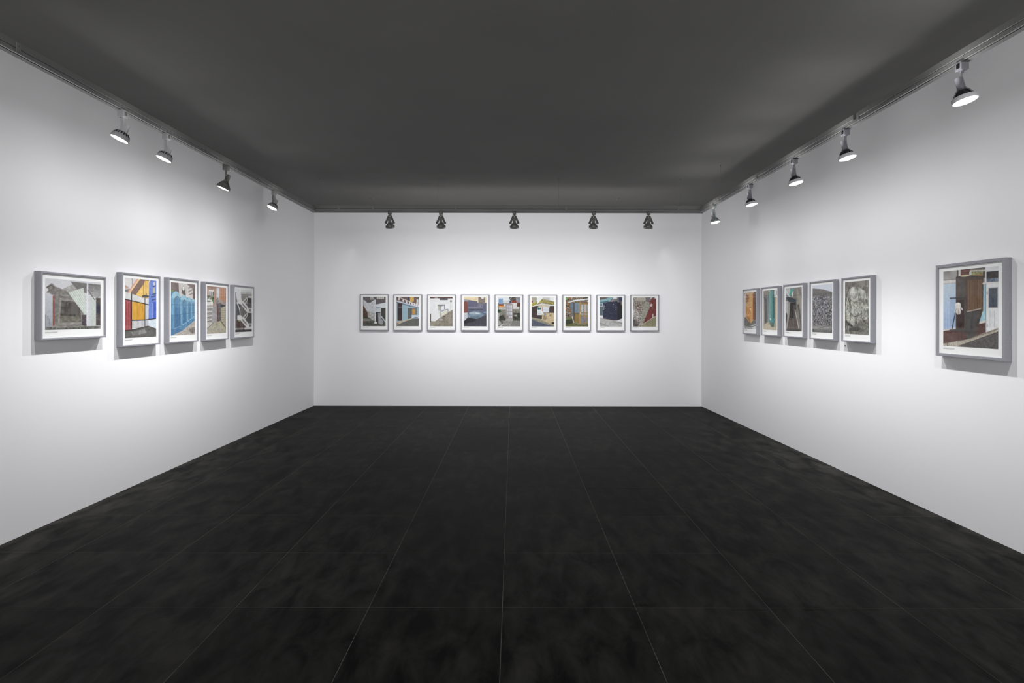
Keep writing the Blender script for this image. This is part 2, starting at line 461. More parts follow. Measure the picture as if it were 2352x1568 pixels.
def pic_arches():
    p = Paint(112, 150, (124, 108, 104), 3)
    p.P((.14, 0, .34, .3), (112, 96, 94), 6)
    p.P([(.3, 0), (.62, 0), (.78, .06), (1, .12), (1, .34), (.34, .3)], (202, 197, 193), 6)
    p.P([(.42, .2), (.42, .1), (.5, .04), (.58, .1), (.6, .24)], (98, 84, 82), 8).E(.5, .1, .05, .04, (226, 224, 220), 6)
    p.S((.7, .06, .9, .22), 14, .4, (120, 116, 116), 'v', .3)
    p.P((.9, .08, 1, .34), (104, 88, 86), 6).E(.06, .17, .06, .03, (96, 126, 70), 14)
    p.P([(0, .2), (.1, .17), (.4, .27), (.65, .27), (1, .31), (1, .72), (.5, .9), (.1, 1), (0, 1)], (76, 128, 168), 6)
    for x0, x1, t, b in ((.02, .39, .165, .93), (.39, .65, .225, .86), (.65, .83, .265, .79), (.83, .98, .285, .74)):
        c, rx = (x0 + x1) / 2, (x1 - x0) / 2
        p.E(c, t + rx * .75, rx, rx * .75, (142, 186, 206), 5).P((x0, t + rx * .75, x1, b - .05), (112, 162, 192), 5)
        i0 = x0 + (x1 - x0) * .3; c2, r2 = (i0 + x1 - .025) / 2, (x1 - .025 - i0) / 2
        p.E(c2, t + .09 + r2 * .9, r2, r2 * .9, (88, 92, 104), 4).P((i0, t + .09 + r2 * .9, x1 - .025, b - .06), (66, 116, 158), 6)
        p.E(c2 + .012, t + .1 + r2 * .9, r2 * .9, r2 * .86, (84, 134, 172), 4).L([(i0, b - .06), (x1 - .03, b - .1)], .02, (150, 190, 212))
    p.S((0, .3, .98, .8), 11, .06, (48, 88, 128))
    p.L([(0, .42), (1, .415)], .008, (48, 82, 112)).L([(0, .62), (1, .56)], .008, (50, 88, 120))  # dark lines paint reflections in the glass
    p.X([(0, .62), (.4, .6), (.4, .95), (0, 1)], .3, (40, 80, 130))
    p.P([(.06, 1), (.45, .93), (1, .73), (1, 1)], (170, 162, 154), 14, 60, 60)
    p.N([(.72, .86), (1, .82), (1, 1), (.75, 1)], 26, 24, 24).X([(.74, .88), (1, .84), (1, .98), (.8, .96)], .45, (80, 76, 74))
    return p.L([(.05, 1), (.45, .925), (1, .72)], .016, (190, 182, 168)).out()

def pic_alley():
    p = Paint(112, 150, (168, 134, 114), 4)
    p.P((0, 0, 1, .05), (150, 116, 100), 6)
    p.P((.09, .08, .36, .24), (220, 216, 212), 3)
    for x in (.12, .21, .29): p.P((x, .11, x + .055, .23), (92, 86, 88), 8)
    p.P((.48, .02, .64, .3), (198, 200, 206), 6, 6, 20).P((.66, 0, 1, .3), (182, 126, 96), 5).S((.66, 0, 1, .3), 9, .22, (205, 150, 118))
    p.P((0, .2, .34, .38), (96, 102, 84), 34, 16, 24).E(.06, .28, .03, .02, (225, 225, 225)).E(.2, .3, .03, .02, (228, 224, 224)).E(.3, .31, .05, .04, (70, 120, 60), 18)
    p.P([(0, .34), (.3, .32), (.3, .4), (0, .41)], (206, 204, 204), 5)
    p.P((0, .41, .3, .86), (150, 146, 142), 12)
    for k in range(5): p.L([(.0, .46 + .085 * k), (.3 - .01 * k, .455 + .08 * k)], .022, (212, 208, 204)).L([(.0, .485 + .085 * k), (.3, .48 + .08 * k)], .016, (96, 90, 86))
    p.P([(.25, .5), (.42, .36), (.52, .34), (.52, .76), (.25, .82)], (154, 150, 152), 8).P([(.42, .3), (.56, .22), (.62, .3), (.52, .6)], (128, 124, 126), 16)
    p.P((.5, .36, .58, .74), (98, 74, 72), 8).P((.58, .34, .72, .74), (94, 90, 94), 14)
    p.L([(.58, .34), (.74, .29), (.95, .38)], .06, (150, 146, 144)).P([(.68, .36), (.95, .39), (.95, .46), (.7, .44)], (58, 54, 56), 8)
    p.P([(.7, .45), (1, .4), (1, .88), (.72, .74)], (178, 168, 148), 6).K([(.7, .45), (1, .4), (1, .88), (.72, .74)], 12, 20, (112, 104, 92))
    p.P([(0, .86), (.3, .77), (.7, .73), (1, .9), (1, 1), (0, 1)], (166, 160, 142), 16, 50, 60).P([(.55, .75), (.7, .73), (1, .9), (1, .96), (.8, .92)], (178, 170, 140), 8)
    p.P((0, .76, .22, .86), (188, 184, 176), 8).L([(.0, .9), (.3, .78)], .02, (96, 90, 84)).L([(.72, .74), (1, .9)], .03, (84, 78, 72))
    return p.L([(.5, .36), (.52, .75)], .016, (104, 40, 40)).out()

def pic_stairs():
    p = Paint(112, 150, (80, 75, 73), 5)
    p.P((0, 0, 1, .08), (222, 222, 224), 4).P((.3, .06, 1, .12), (192, 192, 186), 8).P((.33, .11, 1, .34), (138, 131, 128), 6)
    p.P([(.02, .02), (.32, .04), (.36, .26), (.1, .28)], (226, 226, 232), 4)
    p.P((.76, .18, .96, .44), (62, 58, 58), 8).P((.78, .14, 1, .19), (210, 208, 208), 4)
    p.P([(0, .3), (.14, .3), (.34, .6), (0, .62)], (74, 74, 82), 10).L([(.1, .32), (.24, .46), (.3, .58)], .05, (214, 214, 222))
    p.P((.3, .36, .72, .7), (96, 90, 88), 12).P((.74, .56, 1, .82), (84, 78, 76), 6).S((.74, .56, 1, .82), 10, .2, (60, 56, 56))
    wh = (224, 222, 224)
    for dy in (0, .37):
        p.P([(.44, .28 + dy), (.7, .17 + dy), (.76, .24 + dy), (.54, .36 + dy)], (205, 203, 204), 4)
        p.P([(.52, .28 + dy), (.68, .21 + dy), (.7, .25 + dy), (.56, .32 + dy)], (112, 106, 104), 4)
        p.P([(.12, .24 + dy), (.3, .23 + dy), (.76, .41 + dy), (.76, .54 + dy), (.68, .53 + dy), (.3, .35 + dy), (.12, .34 + dy)], wh, 4)
        p.P([(.4, .31 + dy), (.68, .43 + dy), (.68, .48 + dy), (.42, .37 + dy)], (130, 124, 122), 6)
        p.P((.72, .43 + dy, 1, .55 + dy), wh, 4).P((.82, .455 + dy, .96, .515 + dy), (108, 102, 100), 4)
        p.S((.82, .455 + dy, .96, .515 + dy), 40, .35, (200, 198, 198))
    p.P([(.02, .72), (.3, .74), (.64, .92), (.02, .92)], (72, 46, 44), 8).E(.24, .73, .08, .02, (150, 160, 110), 8)
    p.P((0, .92, 1, 1), (46, 40, 42), 8).P((.54, .9, 1, .945), (212, 208, 208), 4).P((.0, .9, .5, .94), (140, 134, 130), 8)
    return p.out()

def pic_white_stair():
    p = Paint(84, 108, (98, 90, 92), 11)
    p.N(None, 5).P((.33, 0, .47, .1), (196, 196, 192), 5).S((.33, 0, .47, .1), 14, .3, (100, 96, 92)).P((.6, 0, .93, .08), (206, 206, 200), 4).S((.6, 0, .93, .08), 12, .3, (120, 116, 112))
    p.P((0, .66, 1, 1), (78, 80, 72), 14).P([(0, .28), (.22, .5), (.22, .72), (0, .7)], (78, 56, 42), 12).P((0, .74, .5, .82), (128, 126, 118), 14)
    p.P([(.57, .26), (1, .2), (1, .4), (.57, .4)], (218, 224, 232), 4).P((.8, .38, 1, .86), (60, 58, 54), 5).S((.8, .38, 1, .86), 24, .3, (82, 80, 74))
    p.P((.76, .38, .8, .7), (210, 216, 222)).P((.57, .38, .77, .52), (202, 208, 212), 5).L([(.57, .37), (.76, .37)], .02, (70, 100, 150))
    p.P((.57, .52, .77, .88), (52, 52, 54), 6).P([(.66, .55), (.78, .55), (.78, .7), (.88, .82), (.84, .92), (.68, .9)], (156, 156, 162), 10).L([(.8, .66), (1, .86)], .05, (188, 198, 212))
    p.E(.8, .9, .08, .04, (160, 160, 164), 10)
    p.P([(.02, .1), (.08, .12), (.19, .21), (.34, .2), (.48, .11), (.56, .1), (.57, .86), (.5, .8), (.2, .52), (.02, .3)], (206, 206, 211), 10)
    p.P([(.2, .51), (.5, .56), (.52, .84), (.22, .68)], (178, 174, 170), 18).L([(.2, .5), (.54, .58)], .012, (130, 126, 122))
    p.E(.4, .34, .015, .015, (130, 120, 96)).P((.53, .1, .565, .9), (222, 224, 234)).E(.555, .88, .07, .035, (224, 222, 222), 5).E(.1, .86, .05, .02, (140, 70, 70), 8)
    return p.out()

def pic_blue_house():
    p = Paint(84, 108, (152, 182, 197), 12)
    p.P([(0, 0), (1, 0), (1, .36), (0, .12)], (108, 84, 80), 10).P((.6, 0, .77, .17), (216, 172, 84), 5).P((.52, 0, .59, .12), (52, 66, 112), 5)
    p.P((.86, .08, .97, .3), (206, 206, 210), 18).P((.78, .0, .88, .2), (110, 86, 84), 10)
    p.L([(.08, 0), (1, .31)], .03, (214, 210, 210))
    for x, y in ((.12, .08), (.3, .13), (.45, .175), (.58, .21), (.69, .24), (.79, .27), (.88, .295), (.96, .32)):
        p.E(x, y, .03, .042, (226, 224, 228)).E(x, y - .035, .016, .03, (224, 222, 226))
    p.P([(0, .12), (1, .335), (1, .37), (0, .165)], (202, 208, 226), 4).P([(0, .165), (1, .37), (1, .4), (0, .21)], (104, 118, 136), 5)
    p.P((.05, .22, .26, .81), (66, 50, 50), 8).L([(.06, .34), (.25, .37)], .02, (170, 170, 180)).P((.08, .36, .24, .6), (48, 40, 44), 6).P((.1, .6, .24, .78), (60, 38, 36), 6)
    p.P((.5, .38, .91, .61), (116, 118, 114), 6).P((.5, .38, .67, .79), (100, 102, 100), 5).S((.5, .38, .67, .79), 26, .3, (76, 78, 78)).P((.7, .42, .83, .59), (204, 144, 56), 6)
    p.P((.68, .62, 1, .74), (196, 210, 224), 4).E(.86, .7, .1, .015, (110, 116, 124)).S((.27, .26, .5, .78), 16, .12, (128, 160, 178))
    p.P([(0, .9), (.7, .73), (1, .73), (1, 1), (0, 1)], (98, 98, 94), 9, 50, 60).P([(0, .85), (.7, .72), (.7, .745), (.3, .86), (0, .97)], (190, 180, 164), 8)
    return p.L([(.85, .75), (.92, 1)], .01, (72, 72, 70)).E(.03, .91, .08, .04, (150, 120, 100), 8).out()

def pic_white_wall():
    p = Paint(84, 108, (226, 226, 229), 13)
    p.P((0, 0, 1, .055), (96, 64, 58), 10).P((.43, .04, .78, .11), (84, 80, 84), 5).E(.28, .045, .08, .02, (190, 190, 186), 14)
    p.P([(0, .88), (.06, .82), (.24, .82), (.6, .62), (1, .43), (1, 1), (0, 1)], (140, 132, 118), 12, 40, 50)
    p.N([(0, .88), (.6, .62), (1, .43), (1, 1), (0, 1)], 12, 8, 8)
    p.P([(.35, .49), (.48, .55), (.79, .44), (.79, .54), (.45, .72)], (216, 212, 196), 5)
    p.P([(.33, .27), (.47, .32), (.47, .48), (.37, .45)], (186, 180, 160), 8).P([(.33, .26), (.66, .26), (.66, .29), (.46, .325), (.36, .3)], (124, 124, 136), 6)
    p.L([(.64, .28), (.64, .44)], .025, (104, 100, 106)).P([(.33, .46), (.62, .42), (.79, .41), (.47, .5)], (196, 200, 212), 5).L([(.47, .5), (.79, .42)], .02, (92, 88, 90))
    p.L([(.79, .42), (.8, .6)], .02, (96, 92, 92)).P((.46, .3, .505, .8), (158, 160, 172), 4).E(.49, .77, .09, .035, (172, 168, 164), 10).E(.62, .66, .07, .03, (108, 98, 88), 8)
    p.P((0, .57, .05, .85), (92, 56, 46), 8).L([(.91, .1), (.91, .5)], .018, (188, 186, 182)).E(.92, .15, .035, .04, (108, 108, 110), 20).L([(.5, .23), (.9, .2)], .008, (196, 196, 196))
    return p.L([(.24, .82), (.6, .62), (1, .43)], .012, (176, 168, 152)).out()

def pic_car_cover():
    p = Paint(84, 108, (98, 100, 122), 14)
    p.N(None, 3).P([(0, 0), (1, 0), (1, .2), (.0, .08)], (226, 206, 168), 4).P((.0, 0, .5, .05), (234, 216, 172), 3)
    p.P((.64, 0, .93, .23), (134, 122, 114), 6).S((.64, 0, .93, .23), 12, .2, (84, 70, 62)).E(.82, .03, .07, .035, (224, 222, 216), 8).P((.93, 0, 1, .2), (222, 206, 172), 3).P((.6, 0, .64, .2), (228, 208, 178))
    p.P([(0, .08), (.2, .11), (.2, .16), (0, .15)], (156, 156, 172), 4).P((0, .15, .17, .54), (140, 76, 62), 8).K((0, .15, .17, .54), 12, 26, (80, 44, 40))
    p.P((.2, .33, .85, .41), (122, 124, 144), 6).P((.2, .4, .82, .45), (80, 82, 100), 5).E(.72, .3, .14, .06, (116, 116, 138), 16)
    p.P([(0, .8), (.2, .68), (1, .62), (1, 1), (0, 1)], (72, 70, 80), 9, 60, 70)
    p.P([(0, .54), (.17, .53), (.17, .72), (0, .82)], (192, 192, 202), 4).P([(.2, .68), (.56, .74), (.5, .82), (0, .92), (0, .84)], (46, 44, 50), 6)
    p.P([(.17, .6), (.26, .53), (.45, .48), (.65, .49), (.8, .54), (.9, .62), (.74, .7), (.55, .745), (.2, .7)], (118, 140, 158), 8, 20, 40)
    p.E(.44, .55, .2, .045, (160, 178, 190), 8).E(.62, .56, .1, .03, (190, 204, 216), 6).E(.5, .69, .24, .035, (96, 116, 132), 8).P((.87, .5, 1, .54), (128, 152, 190), 6)
    return p.L([(.5, .2), (.5, .72)], .006, (130, 140, 160)).out()

def pic_old_door():
    p = Paint(84, 108, (122, 118, 108), 15)
    p.N(None, 18, 26, 30).P((0, 0, .56, .2), (216, 221, 226), 4).P((.05, .06, .24, .24), (112, 150, 190), 6).S((.05, .06, .24, .24), 22, .3, (150, 178, 206), 'v').P((.24, .12, .5, .22), (190, 196, 200), 10)
    p.P([(.5, 0), (.8, 0), (.8, .14), (.56, .12)], (74, 68, 62), 8).L([(.5, .13), (.62, 0)], .03, (160, 160, 156)).L([(.62, .12), (.76, .02)], .02, (120, 110, 100)).P((.8, 0, 1, .22), (138, 138, 148), 10)
    p.P((.62, .13, .83, .2), (152, 56, 40), 6).P((.52, .14, .6, .2), (48, 66, 108), 5).P((.06, .24, .3, .35), (130, 58, 40), 8).P((.06, .3, .3, .335), (222, 152, 52), 4).P((.27, .24, .36, .32), (204, 208, 212), 6)
    p.P((.06, .35, .37, .42), (182, 182, 180), 10).P((.62, .2, .86, .34), (206, 206, 204), 8).P((.66, .34, .95, .41), (198, 198, 196), 8).P((.85, .2, 1, .32), (92, 56, 46), 14)
    p.P((0, .43, .14, .53), (34, 62, 36), 14).P((.0, .54, .1, .8), (172, 172, 170), 10).S((.0, .54, .1, .8), 16, .3, (110, 110, 106), 'v')
    p.P([(.08, .66), (.22, .6), (.36, .72), (.36, .8), (.06, .8)], (56, 56, 50), 10).P((.69, .54, 1, .8), (62, 62, 54), 22, 14, 18).E(.8, .63, .07, .03, (150, 150, 142), 20)
    p.P((.37, .23, .67, .76), (152, 142, 140), 4)
    for a in range(3):
        for b in range(4):
            p.P((.405 + .082 * a, .28 + .118 * b, .468 + .082 * a, .365 + .118 * b), ((176, 180, 190), (184, 186, 198), (206, 210, 218))[a], 6)
    p.P((.39, .64, .48, .74), (132, 122, 120), 4).P((.36, .76, .68, .8), (172, 170, 166), 4)
    p.P((0, .8, 1, 1), (138, 137, 132), 18, 40, 40).C([(0, .8), (.22, .8), (.3, .92), (.2, 1), (0, 1)], 120, [(190, 190, 190), (160, 158, 156), (120, 118, 112)], (90, 88, 84), .03)
    return p.P([(.66, .82), (1, .84), (1, 1), (.55, 1)], (122, 121, 118), 8).out()

def pic_tiled_roof():
    p = Paint(84, 108, (226, 229, 229), 16)
    p.P((0, 0, .24, .2), (190, 186, 172), 5).S((0, 0, .24, .2), 22, .4, (120, 112, 92), 'v').P((.5, 0, .8, .14), (206, 206, 206), 4).S((.5, 0, .8, .14), 24, .35, (164, 164, 162), 'v').P((0, .13, .06, .2), (156, 70, 60), 8)
    r = [(.25, .25), (.47, .06), (.56, .08), (1, .16), (1, .28), (.45, .21)]
    p.P((0, .3, 1, .74), (66, 54, 52), 5).P([(.3, .24), (.8, .25), (.8, .37), (.3, .36)], (196, 186, 166), 6)
    p.P(r, (170, 158, 80), 18, 30, 30).S(r, 22, .3, (116, 108, 54), 'u', .6).P([(.47, .06), (1, .15), (1, .2), (.47, .11)], (150, 140, 96), 20, 40, 30)
    p.P([(0, .23), (.25, .15), (.25, .24), (0, .33)], (176, 164, 62), 12).S([(0, .23), (.25, .15), (.25, .24), (0, .33)], 18, .3, (110, 102, 44))
    p.L([(0, .335), (.45, .225), (1, .285)], .03, (216, 216, 222)).L([(.26, .25), (.46, .205), (1, .265)], .018, (84, 78, 60))
    p.S((.78, .33, 1, .54), 14, .3, (92, 76, 72)).P((.25, .36, .5, .61), (216, 220, 220), 5).E(.305, .4, .04, .032, (28, 92, 100)).E(.385, .395, .04, .032, (36, 100, 108))
    for a in range(4): p.E(.475, .375 + .03 * a, .016, .013, (190, 60, 62))
    p.S((.28, .47, .44, .58), 20, .3, (150, 160, 160), 'v').P((.51, .345, .77, .52), (206, 211, 222), 3).S((.53, .4, .75, .5), 24, .2, (180, 186, 198), 'v')
    p.P([(0, .72), (.5, .8), (1, 1), (0, 1)], (86, 90, 108), 6).P([(0, .69), (.46, .75), (1, .93), (1, 1), (.6, .91), (.0, .75)], (150, 145, 122), 14)
    p.P([(.46, .6), (.52, .525), (1, .54), (1, .97), (.46, .77)], (192, 172, 134), 10).E(.58, .7, .08, .09, (160, 140, 108), 20).E(.84, .62, .05, .05, (156, 138, 102), 14)
    return p.E(.59, .575, .035, .035, (74, 112, 186)).P((.88, .85, 1, .92), (30, 30, 40)).L([(0, .73), (.55, .86), (1, .99)], .02, (110, 106, 92)).out()

def pic_gold_door():
    p = Paint(84, 108, (140, 124, 108), 17)
    p.C(None, 130, [(150, 132, 116), (172, 152, 134), (120, 104, 90), (160, 110, 72), (140, 130, 122)], (64, 54, 44), .03).E(.04, .04, .06, .05, (96, 150, 76), 20)
    p.P([(.1, .18), (.38, .1), (.85, .06), (1, .04), (1, .08), (.4, .145), (.1, .2)], (214, 219, 224), 5)
    p.P([(.17, .2), (1, .1), (1, .92), (.68, .9), (.4, .86), (.36, .8), (.3, .6)], (112, 86, 48), 6).P((.63, .12, 1, .17), (108, 100, 100), 6).P((.96, .13, 1, .17), (225, 225, 228))
    p.P([(.2, .22), (.36, .2), (.36, .55), (.28, .55)], (96, 116, 136), 5).P((.4, .19, .6, .54), (108, 126, 144), 5).S((.4, .19, .6, .54), 20, .3, (124, 140, 156)).P([(.28, .57), (.36, .57), (.36, .72), (.33, .68)], (104, 120, 138), 5)
    p.P((.4, .57, .6, .87), (132, 108, 60), 5).P((.365, .2, .392, .87), (62, 46, 32)).P((.61, .16, .655, .9), (172, 140, 76), 4).P((.655, .2, 1, .9), (146, 118, 66), 4)
    for y0, y1, c in ((.25, .51, (166, 172, 182)), (.54, .615, (140, 146, 156)), (.66, .87, (116, 120, 138))):
        p.P((.685, y0, .785, y1), c, 8).P((.82, y0, .925, y1), c, 8).P((.96, y0, 1, y1), c, 8)
    p.E(.665, .54, .014, .05, (214, 208, 190)).P([(0, .72), (.28, .68), (.35, .87), (0, .96)], (52, 56, 38), 10).P([(0, .72), (.2, .68), (.33, .7), (.3, .75), (0, .77)], (98, 112, 66), 10)
    p.L([(.3, .66), (.37, .86)], .04, (190, 184, 170)).P([(0, .94), (.38, .87), (1, .93), (1, 1), (0, 1)], (98, 98, 60), 10)
    return p.L([(.38, .87), (.68, .91), (1, .95)], .02, (140, 134, 122)).out()

def pic_navy_box():
    p = Paint(84, 108, (112, 108, 112), 18)
    p.N(None, 8).P((0, 0, .32, .07), (96, 78, 72), 8).P([(0, .1), (.3, .05), (.46, 0), (.58, .02), (.42, .16), (.0, .26)], (124, 168, 178), 6).P([(0, .17), (.42, .11), (.4, .16), (0, .21)], (70, 110, 118), 6)
    p.P((.58, 0, .76, .06), (206, 210, 216), 10).P((.85, 0, 1, .16), (46, 56, 84), 14).L([(.5, .18), (.6, .08)], .02, (190, 190, 190)).P((0, .24, .16, .63), (88, 104, 114), 6).S((0, .34, .16, .63), 22, .3, (70, 84, 94))
    p.L([(0, .31), (.13, .31), (.13, .22)], .025, (190, 200, 206)).P((0, .62, .16, .7), (214, 214, 214), 5)
    p.P([(0, .69), (.2, .71), (1, .7), (1, 1), (0, 1)], (172, 170, 170), 12, 40, 50)
    f = [(.15, .2), (.4, .16), (.78, .14), (.78, .785), (.16, .71)]
    p.P(f, (38, 42, 72), 8, 20, 40).S(f, 15, .3, (24, 26, 50)).N(f, 7, 12, 40).P([(.78, .18), (1, .16), (1, .7), (.88, .77), (.78, .785)], (24, 24, 30), 3)
    for x, y in ((.19, .36), (.25, .38), (.19, .41), (.61, .24), (.73, .35), (.73, .42), (.2, .3)): p.E(x, y, .018, .014, (190, 186, 178))
    p.E(.97, .2, .04, .08, (120, 104, 96), 20).L([(.16, .72), (.75, .79)], .02, (88, 54, 52)).P([(.75, .79), (1, .72), (1, .86), (.6, .78)], (206, 206, 210), 5)
    return p.P([(.6, .79), (1, .86), (1, .92), (.6, .86)], (150, 148, 148), 14).L([(0, .86), (.42, 1)], .02, (106, 104, 106)).L([(0, .9), (.3, 1)], .01, (120, 118, 120)).out()

def pic_stone_steps():
    p = Paint(84, 108, (126, 120, 110), 19)
    p.C(None, 190, [(120, 96, 80), (136, 120, 106), (110, 104, 98), (150, 140, 130), (104, 82, 70)], (196, 194, 196), .022).N((0, 0, .5, .35), 10).X((0, 0, .55, .3), .35, (120, 112, 100))
    p.P((.1, 0, .54, .12), (172, 164, 152), 12).P((.54, .0, .74, .16), (112, 106, 112), 5).X([(0, .72), (.3, .86), (.2, 1), (0, 1)], .6, (66, 62, 62))
    p.P([(.5, .15), (.74, .17), (.72, .35), (.52, .76), (.36, .95), (.2, 1), (.3, .84)], (152, 151, 138), 9)
    for k in range(7): p.L([(.34 + .04 * k, .82 - .1 * k), (.52 + .028 * k, .8 - .09 * k)], .012, (108, 106, 96))
    w1 = [(.7, .13), (1, 0), (1, .66), (.4, .94), (.5, .76), (.58, .6), (.72, .34)]
    p.P(w1, (128, 58, 56), 9).K(w1, 14, 30, (96, 40, 40)).E(.79, .27, .05, .05, (196, 186, 180), 14).E(.84, .38, .03, .04, (104, 90, 90), 10).P((.83, .56, .88, .7), (188, 190, 192), 6).L([(.84, .2), (.84, .56)], .014, (96, 70, 70)).E(.97, .02, .04, .03, (220, 220, 224))
    p.P([(.36, .95), (.9, .69), (1, .65), (1, 1), (.36, 1)], (142, 137, 106), 9)
    return p.L([(.38, .93), (.8, .72), (1, .64)], .022, (206, 200, 184)).L([(.44, .88), (.8, .7)], .014, (76, 38, 38)).out()

def pic_orange_tower():
    p = Paint(96, 144, (98, 95, 94), 21)
    p.P([(0, .06), (.14, .0), (.14, .7), (0, .7)], (208, 203, 208), 3).P([(.12, 0), (.84, 0), (.84, .74), (.55, .86), (.12, .7)], (206, 166, 112), 7)
    for k in range(4):
        x = .17 + .06 * k
        p.L([(x, .03 + .02 * k), (x + .03, .26 - .02 * k)], .03, (140, 56, 46))
    for k in range(3): p.L([(.16, .1 + .08 * k), (.42, .08 + .08 * k)], .02, (150, 66, 50))
    p.P((.45, .03, .74, .72), (226, 182, 112), 5).S((.45, .03, .74, .72), 13, .14, (170, 110, 60)).S((.45, .03, .74, .72), 22, .14, (190, 130, 76), 'v', -.1)
    p.P([(.14, .36), (.5, .4), (.5, .74), (.14, .66)], (210, 150, 86), 14).N([(.2, .38), (.6, .4), (.6, .74), (.2, .68)], 26, 14, 26, (.6, 1, .9))
    p.P((.74, .04, .92, .74), (156, 80, 54), 8).K((.74, .04, .92, .74), 16, 40, (100, 48, 36)).P((.9, 0, 1, .84), (82, 77, 75), 12)
    p.P([(0, .68), (.12, .68), (.5, .86), (1, .72), (1, .93), (0, .93)], (112, 110, 108), 12).P([(.12, .66), (.5, .72), (.55, .87)], (196, 136, 76), 6).S([(.12, .66), (.5, .72), (.55, .87)], 26, .3, (140, 84, 44), 'v', -.5)
    p.P((0, .91, 1, 1), (158, 158, 160), 14).P([(.6, .9), (1, .86), (1, .98), (.75, 1)], (206, 206, 208), 10)
    return p.L([(.0, .9), (.6, .94), (1, .9)], .02, (66, 64, 64)).X((0, .075, 1, .09), .4, (80, 76, 74)).out()

def pic_teal_pipe():
    p = Paint(96, 144, (168, 157, 137), 22)
    p.N(None, 6).P((0, 0, .4, .2), (132, 124, 112), 8).P([(.06, .14), (.38, .12), (.36, .8), (.1, .86)], (98, 98, 102), 10, 10, 30).P([(.1, .2), (.3, .18), (.26, .8), (.12, .84)], (72, 74, 84), 10).L([(.32, .13), (.3, .8)], .04, (150, 152, 152))
    p.P([(.4, .06), (.55, .0), (.82, 0), (.86, .76), (.76, .93), (.56, .9), (.4, .76)], (46, 108, 108), 8, 20, 40)
    p.P([(.45, .03), (.54, .02), (.56, .8), (.46, .76)], (96, 160, 154), 10).P([(.6, .02), (.66, .02), (.68, .82), (.62, .84)], (80, 150, 142), 8).P([(.74, .0), (.79, .0), (.82, .7), (.76, .78)], (26, 86, 90), 5)
    p.P([(.4, .74), (.86, .7), (.8, .82), (.48, .84)], (62, 136, 136), 14).E(.54, .73, .05, .03, (190, 214, 210), 10).P([(.46, .82), (.76, .8), (.7, .93), (.56, .9)], (92, 110, 96), 12)
    p.P((.86, .2, 1, 1), (172, 157, 132), 6).P((.8, .0, 1, .18), (224, 222, 220), 3)
    for k in range(5): p.P((.82, .012 + .034 * k, .88, .026 + .034 * k), (34, 34, 36))
    p.P((.95, .03, 1, .13), (60, 60, 64)).P([(0, .88), (.4, .8), (.56, .92), (1, .93), (1, 1), (0, 1)], (190, 176, 152), 8)
    return p.S((.4, 0, .86, .78), 30, .1, (120, 176, 170)).out()

def pic_passage():
    p = Paint(96, 144, (112, 107, 102), 23)
    p.N(None, 9).P((0, 0, .3, .2), (178, 184, 184), 6).P([(.5, .02), (1, 0), (1, 1), (.78, 1), (.62, .5), (.64, .14)], (122, 117, 109), 10, 14, 12).D([(.6, .06), (1, .02), (1, .5), (.66, .5)], (96, 90, 84), (146, 140, 130), 5, .7)
    p.P([(.22, .16), (.34, .02), (.56, .02), (.46, .08), (.28, .22)], (62, 162, 150), 6).L([(.04, .06), (.28, .22)], .05, (212, 214, 214)).L([(.03, .14), (.22, .26)], .03, (96, 96, 96)).P([(.36, .2), (.46, .08), (.5, .08), (.48, .2)], (222, 222, 220), 10)
    p.P([(.04, .22), (.2, .2), (.66, .28), (.66, .34), (.2, .32)], (48, 50, 62), 5).P((.02, .3, .18, .62), (182, 180, 182), 6).P((0, .58, .09, .8), (58, 56, 58), 6)
    p.P([(.2, .33), (.32, .34), (.12, 1), (.02, 1)], (156, 150, 145), 6).P([(.3, .34), (.66, .34), (.66, .72), (.24, .72)], (52, 47, 44), 7).P((.5, .4, .62, .7), (84, 78, 74), 8).L([(.4, .38), (.36, .72)], .02, (86, 80, 74))
    p.P([(.22, .7), (.68, .7), (.86, 1), (.08, 1)], (88, 77, 72), 8)
    for x in (.3, .42, .54): p.L([(x, .7), (x - .05, 1)], .014, (128, 116, 108))
    p.L([(.6, .52), (.86, 1)], .05, (176, 171, 165)).P([(.1, .94), (.9, .94), (.95, 1), (.05, 1)], (64, 54, 52), 6).P([(.74, .4), (.84, .38), (1, .9), (.98, 1)], (78, 73, 70), 8)
    return p.X((0, .17, 1, .185), .35, (86, 84, 82)).out()

def pic_ivy():
    p = Paint(96, 144, (116, 114, 113), 24)
    p.N(None, 8).P([(0, 0), (1, 0), (1, .17), (.55, .1), (0, .06)], (211, 216, 229), 2).P([(0, .06), (.55, .1), (1, .17), (1, .24), (0, .2)], (100, 97, 95), 9)
    k = [(0, .26), (.5, .22), (1, .27), (.98, .84), (.8, .86), (0, .86)]
    p.P(k, (112, 111, 116), 34, 46, 66).N(k, 26, 26, 40).N((.78, .24, 1, .84), 12, 30, 40)
    p.X((0, .185, 1, .205), .4, (66, 64, 64)).P((0, .86, 1, 1), (108, 106, 105), 9).P([(0, .86), (.9, .84), (1, .9), (.2, .93), (0, .92)], (140, 138, 137), 10)
    return p.L([(0, .99), (.4, .9), (.9, .85)], .014, (84, 82, 82)).L([(.77, .2), (.77, .86)], .01, (140, 138, 140)).P((0, .93, .1, 1), (70, 68, 70), 8).out()

